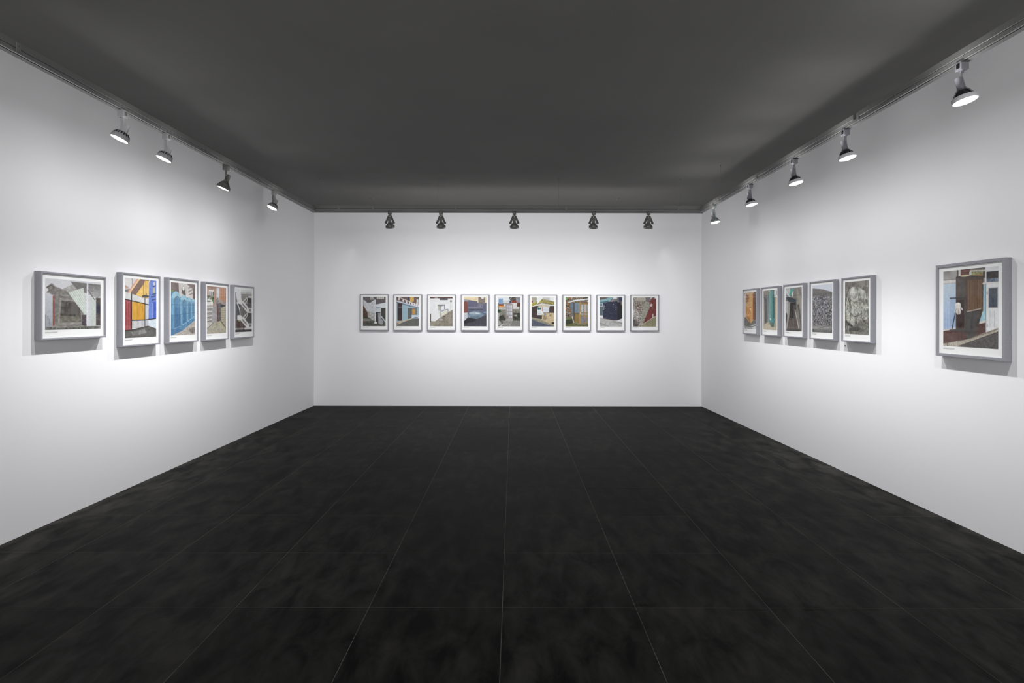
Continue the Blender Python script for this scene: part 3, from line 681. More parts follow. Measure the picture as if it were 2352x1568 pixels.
def pic_tarpaulin():
    p = Paint(112, 160, (112, 108, 101), 25)
    p.N(None, 18, 40, 50).D((0, 0, 1, .3), (82, 78, 72), (138, 132, 124), 5, .9)
    p.D([(.14, .2), (.3, .1), (.62, .12), (.86, .2), (1, .34), (1, .66), (.84, .74), (.7, .66), (.62, .78), (.46, .74), (.4, .9), (.3, .82), (.06, .72), (.02, .5)], (86, 85, 78), (182, 183, 174), 6, .8, 5)
    p.D([(.18, .14), (.4, .12), (.44, .3), (.26, .34)], (120, 118, 110), (200, 198, 192), 5, .5)
    for k in range(90):         # hanging creases
        an, rr = p.r.uniform(0, 6.28), p.r.uniform(0, 1) ** .5
        x, y = .48 + .42 * rr * math.cos(an), .42 + .3 * rr * math.sin(an)
        l, bend = p.r.uniform(.05, .17), p.r.uniform(-.12, .12)
        pts = [(x + bend * t * t + .005 * math.sin(7 * t + k), y + l * t) for t in np.linspace(0, 1, 6)]
        c = (82, 80, 75) if k % 2 else (186, 187, 180)
        p.L(pts, p.r.uniform(.004, .013), c)
    for k in range(14):         # swags slung across
        x0, x1, y = p.r.uniform(.05, .4), p.r.uniform(.55, .95), p.r.uniform(.2, .62)
        pts = [(x0 + (x1 - x0) * t, y + .09 * math.sin(3.14 * t) + .04 * t) for t in np.linspace(0, 1, 9)]
        p.L(pts, p.r.uniform(.004, .01), (72, 70, 66) if k % 2 else (188, 188, 180))
    p.N((.05, .1, .98, .8), 16, 16, 20).N((.05, .1, .98, .8), 12, 44, 60)
    p.P([(.0, .74), (.3, .82), (.44, .9), (.0, .8)], (70, 68, 64), 14).P([(0, .88), (1, .82), (1, 1), (0, 1)], (116, 114, 106), 16, 40, 30).N((0, .84, .28, 1), 28, 24, 14)
    p.P([(.2, .88), (.56, .85), (.72, .9), (.5, .94), (.22, .93)], (62, 60, 57), 8).L([(.6, .95), (.86, .9), (1, .83)], .012, (60, 58, 56))
    return p.out()

def pic_cabinet():
    p = Paint(140, 168, (160, 156, 154), 26)
    p.N((0, 0, .3, .13), 8, 10, 8).P((.27, 0, 1, .13), (84, 74, 68), 9).P((.3, .0, .34, .1), (206, 204, 200), 5).P((.34, .0, .5, .08), (112, 66, 56), 8).S((.34, 0, .5, .08), 26, .3, (70, 40, 36), 'v').P((.5, .04, .54, .12), (196, 194, 192), 4)
    p.P((.54, .05, .74, .13), (146, 146, 104), 20).E(.67, .1, .04, .02, (186, 124, 70), 8).L([(.585, .03), (.585, .12)], .014, (196, 170, 70)).L([(.52, .03), (1, .05)], .025, (196, 190, 180)).L([(.52, .015), (1, .015)], .012, (120, 110, 104))
    p.P((0, .125, .26, .165), (216, 211, 210), 4).L([(0, .118), (.26, .118)], .008, (120, 112, 108))
    p.G((0, .17, .25, .8), (190, 208, 222), (152, 172, 208)).S((0, .4, .25, .78), 18, .3, (172, 192, 226))
    p.P([(0, .8), (.4, .76), (.8, .66), (.8, .84), (.45, .92), (0, .97)], (88, 58, 54), 7).K([(0, .8), (.4, .76), (.8, .66), (.8, .84), (.45, .92), (0, .97)], 12, 46, (120, 92, 86)).L([(0, .795), (.26, .755)], .02, (206, 202, 200))
    p.P([(.25, .1), (.43, .09), (.45, .6), (.45, .82), (.25, .8)], (80, 72, 67), 6).P([(.43, .09), (.75, .12), (.74, .55), (.45, .6)], (76, 60, 50), 4)
    p.P([(.46, .14), (.72, .15), (.72, .52), (.46, .55)], (112, 83, 58), 7, 40, 6).S([(.46, .14), (.72, .15), (.72, .52), (.46, .55)], 22, .3, (88, 62, 42))
    p.L([(.26, .1), (.43, .085), (.75, .115)], .02, (62, 50, 44)).E(.42, .085, .09, .012, (206, 196, 160), 10)
    p.P([(.45, .56), (.73, .53), (.72, .6), (.66, .72), (.62, .85), (.45, .9)], (72, 68, 66), 5).L([(.46, .545), (.7, .51)], .014, (176, 172, 168))
    p.X((.13, .355, .455, .375), .75, (56, 52, 58)).X((.425, .355, .455, .82), .75, (64, 58, 62)).X((.13, .375, .25, .74), .25, (120, 150, 190)).P((.27, .39, .41, .76), (56, 36, 36), 8).X((.13, .77, .455, .81), .6, (70, 62, 62))  # reflection of a dark frame in the glass, painted into the print
    p.P((.78, .0, 1, .8), (222, 222, 225), 3).P((.8, .06, 1, .2), (54, 48, 48), 6).P((.8, .145, 1, .2), (98, 112, 132), 22, 60, 60).L([(.745, .2), (1, .2)], .024, (216, 212, 208))
    p.P((.84, .26, .985, .5), (74, 84, 98), 5).L([(.84, .26), (.985, .26), (.985, .5), (.84, .5), (.84, .26)], .012, (150, 148, 146)).S((.84, .54, 1, .74), 14, .1, (160, 160, 164))
    p.P((.755, .22, .785, .62), (148, 194, 214), 4).P([(.68, .68), (.74, .54), (.785, .54), (.785, .66)], (156, 200, 214), 5).P((.785, .2, .795, .8), (120, 112, 108)).P((.81, .3, .82, .34), (50, 46, 46)).P((.81, .7, .82, .74), (50, 46, 46)).P([(.68, .67), (.79, .65), (.79, .68), (.68, .7)], (204, 200, 196), 6)
    p.E(.29, .455, .055, .03, (226, 221, 214), 6)
    for x0, x1, y in ((.25, .23, .545), (.27, .26, .56), (.29, .29, .575), (.31, .325, .57), (.33, .345, .56), (.335, .375, .52)): p.L([(.29 + (x0 - .29) * .6, .46), (x1, y)], .018, (218, 212, 205))
    p.L([(.24, .56), (.18, .77)], .016, (34, 28, 32))
    p.P([(0, .97), (.45, .9), (1, .74), (1, .79), (.28, 1), (0, 1)], (172, 163, 148), 18, 80, 40).L([(.5, .89), (1, .755)], .01, (110, 100, 92)).L([(.28, 1), (1, .79)], .012, (62, 56, 54))
    return p.P([(.29, 1), (1, .795), (1, 1)], (90, 84, 84), 9, 70, 70).L([(.1, .94), (.09, 1)], .014, (50, 32, 34)).out()

def print_mesh(img, w, h):
    """flat sheet, one vertex per dot of the print, ink as a vertex colour (flat ink, with some glass reflections painted in)."""
    rows, cols = img.shape[:2]
    me = bpy.data.meshes.new('print')
    xs_ = np.linspace(-w / 2, w / 2, cols); zs_ = np.linspace(h / 2, -h / 2, rows)
    X, Z = np.meshgrid(xs_, zs_)
    co = np.stack([X, np.zeros_like(X), Z], -1).reshape(-1, 3)
    i = np.arange(rows * cols).reshape(rows, cols)
    q = np.stack([i[1:, :-1], i[1:, 1:], i[:-1, 1:], i[:-1, :-1]], -1).reshape(-1, 4)
    me.vertices.add(len(co)); me.vertices.foreach_set('co', co.ravel().astype(np.float32))
    me.loops.add(q.size); me.loops.foreach_set('vertex_index', q.ravel().astype(np.int32))
    me.polygons.add(len(q)); me.polygons.foreach_set('loop_start', np.arange(0, q.size, 4, dtype=np.int32))
    me.update(calc_edges=True)
    a = me.attributes.new('ink', 'FLOAT_COLOR', 'POINT')
    c = np.ones((rows * cols, 4), np.float32)
    c[:, :3] = np.clip(lin(img.reshape(-1, 3)) * INK_GAIN, 0.002, 0.86)
    a.data.foreach_set('color', c.ravel())
    me.materials.append(M_PRINT)
    return me
INK_GAIN = 0.85

# ------------------------------------------------------------------ framed photographs
DEPTH = 0.042
_mesh_cache = {}
def cached(key, fn):
    if key not in _mesh_cache: _mesh_cache[key] = fn()
    return _mesh_cache[key]

def ring_mesh(w, h, b):
    """picture moulding: mitred box ring with a small chamfer on the front edges and a rebate behind the lip."""
    bm = bmesh.new()
    # profile across the moulding: t = distance in from the outer edge, d = distance from the wall
    prof = [(0, 0), (0, DEPTH - .0015), (.0015, DEPTH), (b - .0012, DEPTH), (b, DEPTH - .0012), (b, .0335), (b - .004, .0335), (b - .004, 0)]
    rings = []
    for t, d in prof:
        rings.append([bm.verts.new((sx * (w / 2 - t), -d, h / 2 + sz * (h / 2 - t))) for sx, sz in ((-1, -1), (1, -1), (1, 1), (-1, 1))])
    n = len(rings)
    for k in range(n):
        a, c = rings[k], rings[(k + 1) % n]
        for j in range(4):
            bm.faces.new((a[j], a[(j + 1) % 4], c[(j + 1) % 4], c[j]))
    return to_mesh('frame', bm, M_FRAME)

def caption_mesh(w, rows, seed):
    bm = bmesh.new(); rg = random.Random(seed)
    for k in range(rows):
        x = 0.0; end = w * (1 if k == 0 else rg.uniform(.86, .98))
        while x < end:
            l = min(rg.uniform(.004, .013), end - x)
            if l > .001: box(bm, x, x + l, -.0002, 0, -.0052 * k - .0026, -.0052 * k)
            x += l + .0012
    return to_mesh('caption', bm, M_TEXT)

def framed(loc, rotz, w, h, art, label, group, mg=(.0435, .0435, .0385, .065), cap=(.082, 2), b=.0125, seed=0):
    """root Empty at the bottom middle of the frame, on the wall; -y is the room side."""
    o = link('framed_photograph', None); o.location = loc; o.rotation_euler = (0, 0, rotz)
    tag(o, label, 'picture', group)
    link('frame', cached(('ring', round(w, 4), round(h, 4), b), lambda: ring_mesh(w, h, b)), o)
    i = b - .003
    def board():
        bm = bmesh.new(); box(bm, -w / 2 + i, w / 2 - i, -.0333, -.012, i, h - i); return to_mesh('mount_board', bm, M_MAT)
    link('mount_board', cached(('mat', round(w, 4), round(h, 4)), board), o)
    l, r, t, bt = mg
    pw, ph = w - l - r, h - t - bt
    link('print', print_mesh(art(), pw, ph), o, ((l - r) / 2, -.0337, bt + ph / 2))
    link('caption', caption_mesh(cap[0], cap[1], seed), o, (-w / 2 + l, -.0333, bt - .0125))
    def pane():
        bm = bmesh.new(); j = b - .0025
        v = [bm.verts.new(p) for p in ((-w / 2 + j, 0, j), (w / 2 - j, 0, j), (w / 2 - j, 0, h - j), (-w / 2 + j, 0, h - j))]
        bm.faces.new(v); bm.normal_update()
        me = bpy.data.meshes.new('glass_pane'); bm.to_mesh(me); bm.free(); me.materials.append(M_GLASS); return me      # face looks into the room
    link('glass_pane', cached(('glass', round(w, 4), round(h, 4)), pane), o, (0, -.0375, 0))
    return o

GL, GB, GR = 'framed photographs on the left wall', 'framed photographs on the back wall', 'framed photographs on the right wall'
# left wall: (near y, far y, bottom, top)
LEFT = [
    (3.485, 4.044, -.148, .278, pic_concrete, 'wide grey-framed photograph of a crumbling grey concrete building, the only landscape format'),
    (4.208, 4.667, -.227, .328, pic_primary, 'grey-framed photograph of a red, yellow and blue fence with black bars'),
    (4.778, 5.231, -.227, .329, pic_arches, 'grey-framed photograph of a row of light blue arches'),
    (5.347, 5.792, -.229, .329, pic_alley, 'grey-framed photograph of a narrow alley with plants and a beige block wall'),
    (5.897, 6.357, -.229, .330, pic_stairs, 'grey-framed photograph of zigzag white outside stairs on a dark building'),
]
for k, (y0, y1, b0, t0, art, lab) in enumerate(LEFT):
    land = k == 0
    framed((XL + .0005, (y0 + y1) / 2, EYE + b0), R(90), y1 - y0, t0 - b0, art, lab, GL,
           mg=(.04, .046, .0415, .063) if land else (.0435, .0435, .0385, .065), cap=(.1, 2) if land else (.086, 2), seed=k)

BACK = [
    (859.4, pic_white_stair, 'grey-framed photograph of a white rendered outside staircase above a dark doorway'),
    (936.2, pic_blue_house, 'grey-framed photograph of a light blue house with a white balustrade'),
    (1013.4, pic_white_wall, 'grey-framed photograph of a white wall with a small canopy above a sloping pavement'),
    (1091.2, pic_car_cover, 'grey-framed photograph of a car under a pale blue cover'),
    (1168.9, pic_old_door, 'grey-framed photograph of a pale paned door among rubble and stone walls'),
    (1247.0, pic_tiled_roof, 'grey-framed photograph of a yellow tiled roof and a white notice board'),
    (1325.0, pic_gold_door, 'grey-framed photograph of a golden glazed door beside a stone wall'),
    (1403.4, pic_navy_box, 'grey-framed photograph of a dark navy shed beside a teal roof'),
    (1481.1, pic_stone_steps, 'grey-framed photograph of stone steps beside a red brick wall'),
]
for k, (px, art, lab) in enumerate(BACK):
    framed(((px - VX) * (YB - DEPTH) / F, YB - .0005, EYE - .2015), 0, .419, .5335, art, lab, GB, seed=20 + k)

RIGHT = [
    (6.442, 6.832, -.196, .332, pic_orange_tower, 'grey-framed photograph of an orange brick tower block with red lettering'),
    (5.939, 6.331, -.197, .332, pic_teal_pipe, 'grey-framed photograph of a hanging teal sheet wrapped like a pipe'),
    (5.433, 5.831, -.197, .332, pic_passage, 'grey-framed photograph of a dark concrete passage with a scrap of turquoise on top'),
    (4.921, 5.322, -.198, .332, pic_ivy, 'grey-framed photograph of a grey wall covered with bare ivy under a pale sky'),
    (4.419, 4.815, -.199, .332, pic_tarpaulin, 'grey-framed photograph of a crumpled grey tarpaulin heap'),
    (3.233, 3.755, -.247, .344, pic_cabinet, 'largest grey-framed photograph, showing a brown cabinet, a mop and a white door'),
]
RROT = R(-90) + math.atan(-RWS)
for k, (y0, y1, b0, t0, art, lab) in enumerate(RIGHT):
    ym = (y0 + y1) / 2
    big = k == 5
    framed((xr(ym) - .0005, ym, EYE + b0), RROT, (y1 - y0) / math.cos(math.atan(RWS)), t0 - b0, art, lab, GR,
           mg=(.056, .052, .044, .067) if big else (.041, .041, .037, .064), cap=(.095, 2) if big else (.074, 2), b=.019 if big else .0125, seed=40 + k)

# a nail head left in the wall under the fifth right-hand picture
bm = bmesh.new()
rod(bm, (0, 0, 0), (0, -.006, 0), .0035, 12); lathe(bm, [(.006, .006), (.005, .0085), (.001, .0095)], 12, Matrix.Rotation(R(90), 4, 'X'))
n = link('nail', to_mesh('nail', bm, M_NAIL, True)); n.location = (xr(4.82) + .001, 4.82, EYE - .237); n.rotation_euler = (0, 0, RROT)
tag(n, 'small dark nail in the right wall below the tarpaulin photograph', 'nail')

# ------------------------------------------------------------------ lighting tracks
def track(A, B, label, joints, wires, gaps=(), lip=0.0, tall=(.021, .036)):
    """A to B: bottom front edge. local x along, y towards the wall, z up."""
    A, B = Vector(A), Vector(B)
    x = (B - A).normalized(); y = Vector((0, 0, 1)).cross(x).normalized(); z = x.cross(y)
    Mx = Matrix((x, y, z)).transposed().to_4x4(); Mx.translation = A
    o = link('lighting_track', None); o.matrix_world = Mx
    tag(o, label, 'lighting track', 'grey lighting tracks around the room')
    L = (B - A).length; a, b = tall
    W = .044
    # channel with an open slot in its underside
    bm = bmesh.new()
    prism(bm, [(0.0022, 0), (0.0022, .002), (.0022, a), (W, a), (W, -lip), (W - .004, -lip), (W - .004, 0), (.0165, 0), (.0165, .013), (.0045, .013), (.0045, 0)], 0, L)
    link('channel', to_mesh('channel', bm, M_TRACK), o)
    bm = bmesh.new(); prism(bm, [(0, -.0012), (0, .0035), (.0022, .0035), (.0022, 0), (.0045, 0), (.0045, -.0012)], 0, L)
    link('slot_lip', to_mesh('slot_lip', bm, M_TRACK if lip else M_LIP_LIT), o)
    bm = bmesh.new(); box(bm, 0, L, .0047, .0163, .0035, .0128); link('slot_shade', to_mesh('slot_shade', bm, M_BLACK), o)  # black strip added to paint the shade inside the slot
    # wireway on top, in lengths
    cuts = [0] + sorted(list(joints)) + [L]
    for c0, c1 in zip(cuts, cuts[1:]):
        g0 = .0012; g1 = .0012
        for (ga, gb) in gaps:
            if abs(ga - c1) < .002: g1 = gb
        bm = bmesh.new()
        prism(bm, [(.001, a + .0022), (-.002, a + .005), (-.002, a + b - .002), (.0, a + b), (W - .004, a + b), (W - .002, a + .0022)], c0 + g0, c1 - g1)
        link('wireway', to_mesh('wireway', bm, M_WIREWAY), o)
    for j in joints:
        bm = bmesh.new(); box(bm, j - .012, j + .012, -.0045, -.0012, .0055, a + b * .8); bevel_all(bm, .0009)
        q = link('joint_clip', to_mesh('joint_clip', bm, M_TRACK), o)
        bm = bmesh.new(); rod(bm, (j, -.0045, a + .012), (j, -.0068, a + .012), .0035, 10); link('clip_screw', to_mesh('clip_screw', bm, M_WIRE), q)
    for wx in wires:
        top = HC - (Mx @ Vector((wx, W / 2, 0))).z
        bm = bmesh.new(); rod(bm, (wx, W / 2, a + b), (wx, W / 2, top - .004), .0008, 8); q = link('suspension_wire', to_mesh('suspension_wire', bm, M_WIRE), o)
        bm = bmesh.new(); rod(bm, (wx, W / 2, top - .012), (wx, W / 2, top), .006, 12); link('wire_anchor', to_mesh('wire_anchor', bm, M_WIRE), q)
        bm = bmesh.new(); rod(bm, (wx, W / 2, a + b), (wx, W / 2, a + b + .012), .004, 10); link('wire_grip', to_mesh('wire_grip', bm, M_WIRE), q)
    return o

YT = 6.63
LXF = -2.302
track((LXF, .3, EYE + 1.22), (LXF, YT - .002, EYE + 1.22), 'grey lighting track with lamps along the left wall',
      (2.35, 3.99, 5.4), (1.1, 5.9))
RTA, RTB = Vector((2.175, YT - .002, EYE + 1.22)), Vector((2.138, .3, EYE + 1.2435))
track(RTA, RTB, 'grey lighting track with lamps along the right wall', (.42, 1.55, 3.06, 4.6), (.6, 5.4), gaps=((3.06, .05),))
track((LXF - .046, YT, EYE + 1.233), (2.222, YT, EYE + 1.233), 'grey lighting track with five lamps across the back of the room',
      (.32, .72, 1.68, 2.96, 4.27), (.09, 1.47, 2.88, 4.3), lip=.016, tall=(.02, .045))

# ------------------------------------------------------------------ spotlights
def P_(key, name, m, fn, smooth=True):
    def make():
        bm = bmesh.new(); fn(bm); return to_mesh(name, bm, m, smooth)
    return cached((name, key, m.name if m else ''), make)

def head_matrix(tilt, z):
    """s axis of the lamp head: from the pivot (0,0,z), leaning by tilt towards +x (the wall)."""
    d = Vector((math.sin(tilt), 0, -math.cos(tilt)))
    xh = Vector((0, 1, 0)); yh = d.cross(xh)
    m = Matrix((xh, yh, d)).transposed().to_4x4(); m.translation = (0, 0, z); return m

def base_parts(o, body, trim):
    def adapter(bm):
        box(bm, -.0185, .0185, -.021, .021, -.043, -.0015); bevel_all(bm, .0025, 2)
    ad = link('adapter', P_('a', 'adapter', body, adapter), o)
    def lever(bm):
        box(bm, -.0205, -.0175, -.010, .010, -.034, -.010); bevel_all(bm, .0008)
        box(bm, -.0205, .0205, -.0232, -.0206, -.009, -.005)
    link('release_lever', P_('l', 'release_lever', trim, lever), ad)

SIDE = .020
CEILING_FILL = {'left': 1.3, 'right': 4.5, 'back': 0.0}
def light_of(o, tilt, z, s, aim, energy, name, yaw=0.0):
    """the lamp's beam: a wall-washing lobe (angle from straight down towards the wall, spread along the wall) plus weak spill."""
    ld = bpy.data.lights.new('lamp_light', 'POINT')
    ld.energy = energy; ld.color = LIGHT_COLOUR; ld.shadow_soft_size = .014
    a0, s_in, s_out, s_lat, spill = BEAM[name]
    ld.use_nodes = True
    nt = ld.node_tree; L = nt.links.new; em = nt.nodes['Emission']
    def mth(op, x, y=None):
        n = nt.nodes.new('ShaderNodeMath'); n.operation = op
        for k, v in enumerate((x, y)):
            if v is None: continue
            if isinstance(v, (int, float)): n.inputs[k].default_value = v
            else: nt.links.new(v, n.inputs[k])
        return n.outputs[0]
    tc = nt.nodes.new('ShaderNodeTexCoord'); sp = nt.nodes.new('ShaderNodeSeparateXYZ')
    L(tc.outputs['Normal'], sp.inputs[0])
    dx, dy, dz = sp.outputs
    if name == 'back':      # round flood, aimed at the middle of the wall
        ca, sa = math.cos(R(a0)), math.sin(R(a0))
        dot = mth('ADD', mth('MULTIPLY', dx, sa), mth('MULTIPLY', dz, -ca))
        ang = mth('ARCCOSINE', mth('MINIMUM', dot, 0.99999))
        g = mth('EXPONENT', mth('MULTIPLY', mth('MULTIPLY', ang, ang), -.5 / R(s_in) ** 2))
        tot = mth('ADD', g, mth('MULTIPLY', mth('EXPONENT', mth('MULTIPLY', mth('MULTIPLY', ang, ang), -.5 / R(48) ** 2)), spill))
    else:
        ang = mth('SUBTRACT', mth('ARCTAN2', dx, mth('MULTIPLY', dz, -1.0)), R(a0))
        up, dn = mth('MAXIMUM', ang, 0.0), mth('MINIMUM', ang, 0.0)
        q = mth('ADD', mth('MULTIPLY', mth('MULTIPLY', up, up), -.5 / R(s_out) ** 2), mth('MULTIPLY', mth('MULTIPLY', dn, dn), -.5 / R(s_in) ** 2))
        ay = mth('ARCSINE', dy)
        lat = mth('MULTIPLY', mth('MULTIPLY', ay, ay), -.5 / R(s_lat) ** 2)
        g = mth('EXPONENT', mth('ADD', q, lat))
        tot = mth('ADD', g, mth('MULTIPLY', mth('EXPONENT', mth('MULTIPLY', mth('MULTIPLY', ang, ang), -.5 / R(40) ** 2)), spill))
    if name != 'back':      # added side lobe, brightens the upper wall around the lamp
        w2 = mth('MULTIPLY', mth('SUBTRACT', ang, R(72)), mth('SUBTRACT', ang, R(72)))
        side = mth('MULTIPLY', mth('EXPONENT', mth('MULTIPLY', w2, -.5 / R(34) ** 2)), mth('ADD', mth('MULTIPLY', mth('ABSOLUTE', dy), .8), .3))
        tot = mth('ADD', tot, mth('MULTIPLY', side, SIDE))
    L(tot, em.inputs['Strength'])
    lo = bpy.data.objects.new('lamp_light', ld); COL.objects.link(lo); lo.parent = o
    p = head_matrix(tilt, z) @ Vector((0, 0, s + .028))
    lo.matrix_local = Matrix.Translation(Matrix.Rotation(yaw, 3, 'Z') @ p)
    if CEILING_FILL[name]:          # added upward light beside the lamp, brightens the ceiling near the track
        l2 = bpy.data.lights.new('ceiling_fill', 'POINT'); l2.energy = CEILING_FILL[name]; l2.color = LIGHT_COLOUR; l2.shadow_soft_size = .03
        l2.use_nodes = True; nt = l2.node_tree; L = nt.links.new; em = nt.nodes['Emission']
        tc = nt.nodes.new('ShaderNodeTexCoord'); sp = nt.nodes.new('ShaderNodeSeparateXYZ'); L(tc.outputs['Normal'], sp.inputs[0])
        L(mth('POWER', mth('MAXIMUM', mth('SUBTRACT', sp.outputs[2], .3), 0.0), .8), em.inputs['Strength'])
        o2 = bpy.data.objects.new('ceiling_fill', l2); COL.objects.link(o2); o2.parent = o
        o2.location = (-.125, 0, z - .01)
    return lo
# lobe centre (deg from straight down, towards the wall), half spreads below / above it, spread along the wall, spill
BEAM = {'left': (20.5, 8, 9.5, 30, .14), 'right': (20.5, 8, 9.5, 30, .14), 'back': (53, 17, 18, 16, .50)}

def cage_lamp(loc, rotz, tilt, aim, energy, where, label, group, body, bulb_m, yaw=0):
    """open lamp holder: adapter, forked yoke with two knobs, socket, bulb behind ribs, rim, lens."""
    o = link('track_spotlight', None); o.location = loc; o.rotation_euler = (0, 0, rotz)
    tag(o, label, 'spotlight', group)
    base_parts(o, body, M_BLACK if body is M_LAMP_WHITE else M_WIRE)
    Z = -.136; H = head_matrix(tilt, Z)
    def yoke(bm):
        rod(bm, (0, 0, -.043), (0, 0, -.054), .008, 16)
        for s in (-1, 1):
            strip(bm, [(s * .001, s * .011, -.050), (s * .001, s * .014, -.062), (s * .001, s * .028, -.095), (s * .001, s * .043, -.130), (s * .001, s * .044, -.148)], (0, 1, 0), .027, .0022)
    y = link('yoke', P_('c', 'yoke', body, yoke), o)
    def knob(bm): rod(bm, (0, 0, 0), (0, .012, 0), .0085, 20); rod(bm, (0, .012, 0), (0, .0145, 0), .006, 20)
    for s in (-1, 1):
        q = link('knob', P_('c', 'knob', body, knob), y, (0, s * .0445, Z)); q.rotation_euler = (0, 0, 0 if s > 0 else math.pi)
    def socket(bm): lathe(bm, [(.012, -.062), (.0165, -.060), (.0175, -.056), (.0175, -.012), (.0185, -.008), (.0185, 0), (.015, .002)], 32, H)
    link('socket', P_(('c', tilt), 'socket', body, socket), o)
    def bulb(bm): lathe(bm, [(.013, 0), (.0205, .004), (.030, .012), (.0385, .022), (.0438, .033), (.0462, .043)], 40, H)
    link('bulb', P_(('c', tilt), 'bulb', bulb_m, bulb), o)
    for k in range(4):
        a = math.pi / 4 + k * math.pi / 2
        def rib(bm):
            c, s = math.cos(a), math.sin(a)
            pts = [H @ Vector((c * r, s * r, t)) for r, t in ((.0178, -.008), (.0245, .002), (.0355, .012), (.0448, .026), (.0505, .042))]
            wd = (H.to_3x3() @ Vector((-s, c, 0)))
            strip(bm, pts, wd, .0065, .0018)
        link('rib', P_(('c', tilt, k), 'rib', body, rib), o)
    def rim(bm): lathe(bm, [(.0465, .037), (.0505, .037), (.0525, .040), (.0530, .056), (.0522, .059), (.0495, .059), (.0485, .050), (.0465, .045), (.0465, .037)], 48, H, False, False)
    link('rim', P_(('c', tilt), 'rim', M_RIM_GLOW if body is M_LAMP_WHITE else body, rim), o)
    def lens(bm): lathe(bm, [(.0484, .053), (.044, .0565), (.034, .0595), (.018, .0615), (.001, .062)], 40, H, True, True)
    link('lens', P_(('c', tilt), 'lens', M_LENS, lens), o)
    for c in o.children:
        if not c.name.startswith('adapter'): c.rotation_euler.z = yaw
    light_of(o, tilt, Z, .062, aim, energy, where, yaw)
    return o

def dome_lamp(loc, rotz, tilt, aim, energy, where, label, group, body, yaw=0):
    """vented dome head: adapter, flat arm and round post, square gear housing, knob, dome with vents, lens."""
    o = link('track_spotlight', None); o.location = loc; o.rotation_euler = (0, 0, rotz)
    tag(o, label, 'spotlight', group)
    base_parts(o, body, M_WIRE)
    Z = -.134; H = head_matrix(tilt, Z)
    def arm(bm):
        strip(bm, [(.006, -.011, -.043), (.006, -.013, -.085), (.006, -.021, -.112), (.006, -.0225, -.140)], (1, 0, 0), .020, .003)
    ar = link('arm', P_('d', 'arm', body, arm), o)
    def post(bm): lathe(bm, [(.0085, 0), (.0085, .03), (.0105, .034), (.0105, .046), (.007, .05)], 24, Matrix.Translation((-.004, .006, -.043)) @ Matrix.Rotation(math.pi, 4, 'X'))
    link('post', P_('d', 'post', body, post), o)
    def knob(bm): rod(bm, (0, 0, 0), (0, -.010, 0), .0115, 24); rod(bm, (0, -.010, 0), (0, -.0135, 0), .007, 24)
    link('knob', P_('d', 'knob', body, knob), ar, (.012, -.0235, Z + .004))
    def housing(bm):
        box(bm, -.018, .018, -.019, .019, -.052, -.004); bevel_all(bm, .003, 2)
        for v in bm.verts:
            k = 1 - .16 * max(0, (-.028 - v.co.z) / .024); v.co.x *= k; v.co.y *= k; v.co.z -= 0
            v.co = H @ v.co
    link('housing', P_(('d', tilt), 'housing', body, housing), o)
    def dome(bm): lathe(bm, [(.014, -.008), (.021, -.007), (.0315, -.001), (.040, .008), (.0460, .019), (.0488, .029), (.0496, .040), (.0488, .043), (.0465, .043), (.0465, .036), (.042, .02), (.014, .0)], 48, H, True, True)
    dm = link('dome', P_(('d', tilt), 'dome', body, dome), o)
    def vents(bm):
        for k in range(18):
            a = k * 2 * math.pi / 18
            c, s = math.cos(a), math.sin(a)
            pts = [H @ Vector((c * r, s * r, t)) for r, t in ((.0330, .0002), (.0402, .0080), (.0446, .0160))]
            strip(bm, pts, H.to_3x3() @ Vector((-s, c, 0)), .0055, .0018)
    v = link('vents', P_(('d', tilt), 'vents', M_BLACK, vents, False), dm); v['kind'] = 'stuff'
    def clip(bm): strip(bm, [H @ Vector(p) for p in ((0, -.019, -.012), (0, -.026, -.012), (0, -.030, -.004), (0, -.029, .002))], H.to_3x3() @ Vector((1, 0, 0)), .008, .0016)
    link('clip', P_(('d', tilt), 'clip', M_LAMP_SILVER, clip), dm)
    def lens(bm): lathe(bm, [(.0464, .038), (.041, .0415), (.032, .0445), (.018, .0465), (.001, .047)], 40, H, True, True)
    link('lens', P_(('d', tilt), 'lens', M_LENS, lens), o)
    for c in o.children:
        if not c.name.startswith('adapter'): c.rotation_euler.z = yaw
    light_of(o, tilt, Z, .045, aim, energy, where, yaw)
    return o

SG = {'l': 'spotlights on the left track', 'r': 'spotlights on the right track', 'b': 'spotlights on the back track'}
lx = LXF - .0105
AL = R(33)
DIM_L = (.35, .8, 1.35, 1.1)
DIM_R = (.66, .8, .92, .9, .85)
DIM_B = (.8, .95, 1.15, 1.0, .85)
for k, (y, kind, m, lab) in enumerate([
    (3.377, 'd', M_LAMP_PALE, 'pale grey vented dome spotlight nearest the camera on the left track'),
    (3.805, 'd', M_LAMP_PALE, 'pale grey vented dome spotlight second from the camera on the left track'),
    (4.594, 'c', M_LAMP_DARK, 'dark grey open-cage spotlight third along the left track, the only one there without vents'),
    (5.518, 'd', M_LAMP_GREY, 'grey vented dome spotlight nearest the corner on the left track')]):
    loc = (lx, y, EYE + 1.22)
    if kind == 'd': dome_lamp(loc, math.pi, R((23, 23, 0, 25.5)[k]), AL, E_LEFT * DIM_L[k], 'left', lab, SG['l'], m, R((31, 31, 0, 42)[k]))
    else: cage_lamp(loc, math.pi, R(22), AL, E_LEFT * DIM_L[k], 'left', lab, SG['l'], m, M_BULB_GREY, R(18))
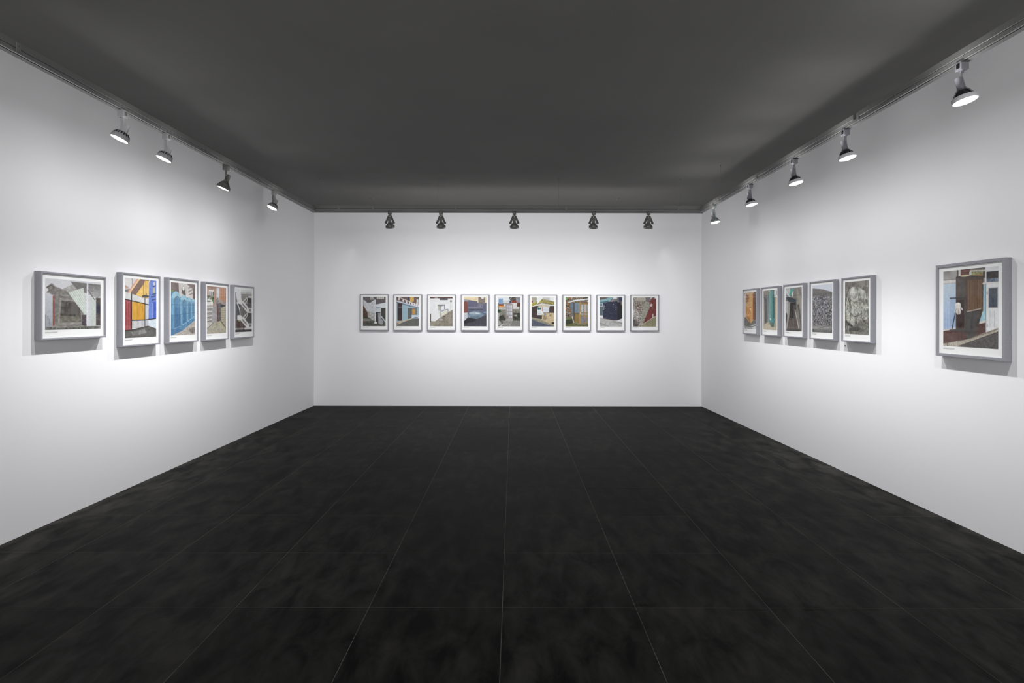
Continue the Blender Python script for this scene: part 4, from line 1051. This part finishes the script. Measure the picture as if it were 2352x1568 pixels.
for k, (px, m, bm_, tl, lab) in enumerate([
    (2207, M_LAMP_WHITE, M_BULB, 12.5, 'white-rimmed spotlight with dark bulb nearest the camera on the right track'),
    (1938, M_LAMP_WHITE, M_BULB, 12.5, 'white-rimmed spotlight with dark bulb second from the camera on the right track'),
    (1820, M_LAMP_WHITE, M_BULB, 12.5, 'white-rimmed spotlight with dark bulb third from the camera on the right track'),
    (1718, M_LAMP_WHITE, M_BULB, 12.5, 'white-rimmed spotlight with dark bulb fourth from the camera on the right track'),
    (1635, M_LAMP_SILVER, M_LAMP_SILVER, 13, 'silvery open-cage spotlight on the right track, closest to the back corner')]):
    y = 2.16 * F / (px - VX)
    t = (RTA.y - y) / (RTA.y - RTB.y); e = RTA.lerp(RTB, t)
    cage_lamp((e.x + .0105, y, e.z), 0, R(tl), R(34), E_RIGHT * DIM_R[k], 'right', lab, SG['r'], m, bm_, R(-42))
ords = ['leftmost', 'second from the left', 'middle', 'second from the right', 'rightmost']
for k, px in enumerate((895, 1012.5, 1181, 1363, 1489)):
    cage_lamp(((px - VX) * (YT + .0105) / F, YT + .0105, EYE + 1.233), R(90), R(22), R(57), E_BACK * DIM_B[k], 'back',
              'dark grey spotlight seen from behind, %s of five on the back track' % ords[k], SG['b'], M_LAMP_DARK, M_BULB_GREY)

# ------------------------------------------------------------------ small round plates on the ceiling
for px, py, lab in ((857, 456.5, 'small round dark plate on the ceiling, above the left half of the back track'),
                    (1416, 455, 'small round dark plate on the ceiling, above the right half of the back track')):
    y = 1.61 * F / (VY - py)
    o = link('ceiling_plate', None); o.location = ((px - VX) * y / F, y, HC); tag(o, lab, 'ceiling plate', 'round ceiling plates')
    def plate(bm): lathe(bm, [(.046, 0), (.046, -.004), (.040, -.007), (.032, -.007), (.030, -.003), (.001, -.003)], 32)
    def hook(bm): lathe(bm, [(.009, -.003), (.009, -.012), (.006, -.015), (.001, -.0155)], 20)
    link('plate', P_('p', 'plate', M_CEIL, plate), o); link('screw_cap', P_('p', 'screw_cap', M_TRACK, hook), o)
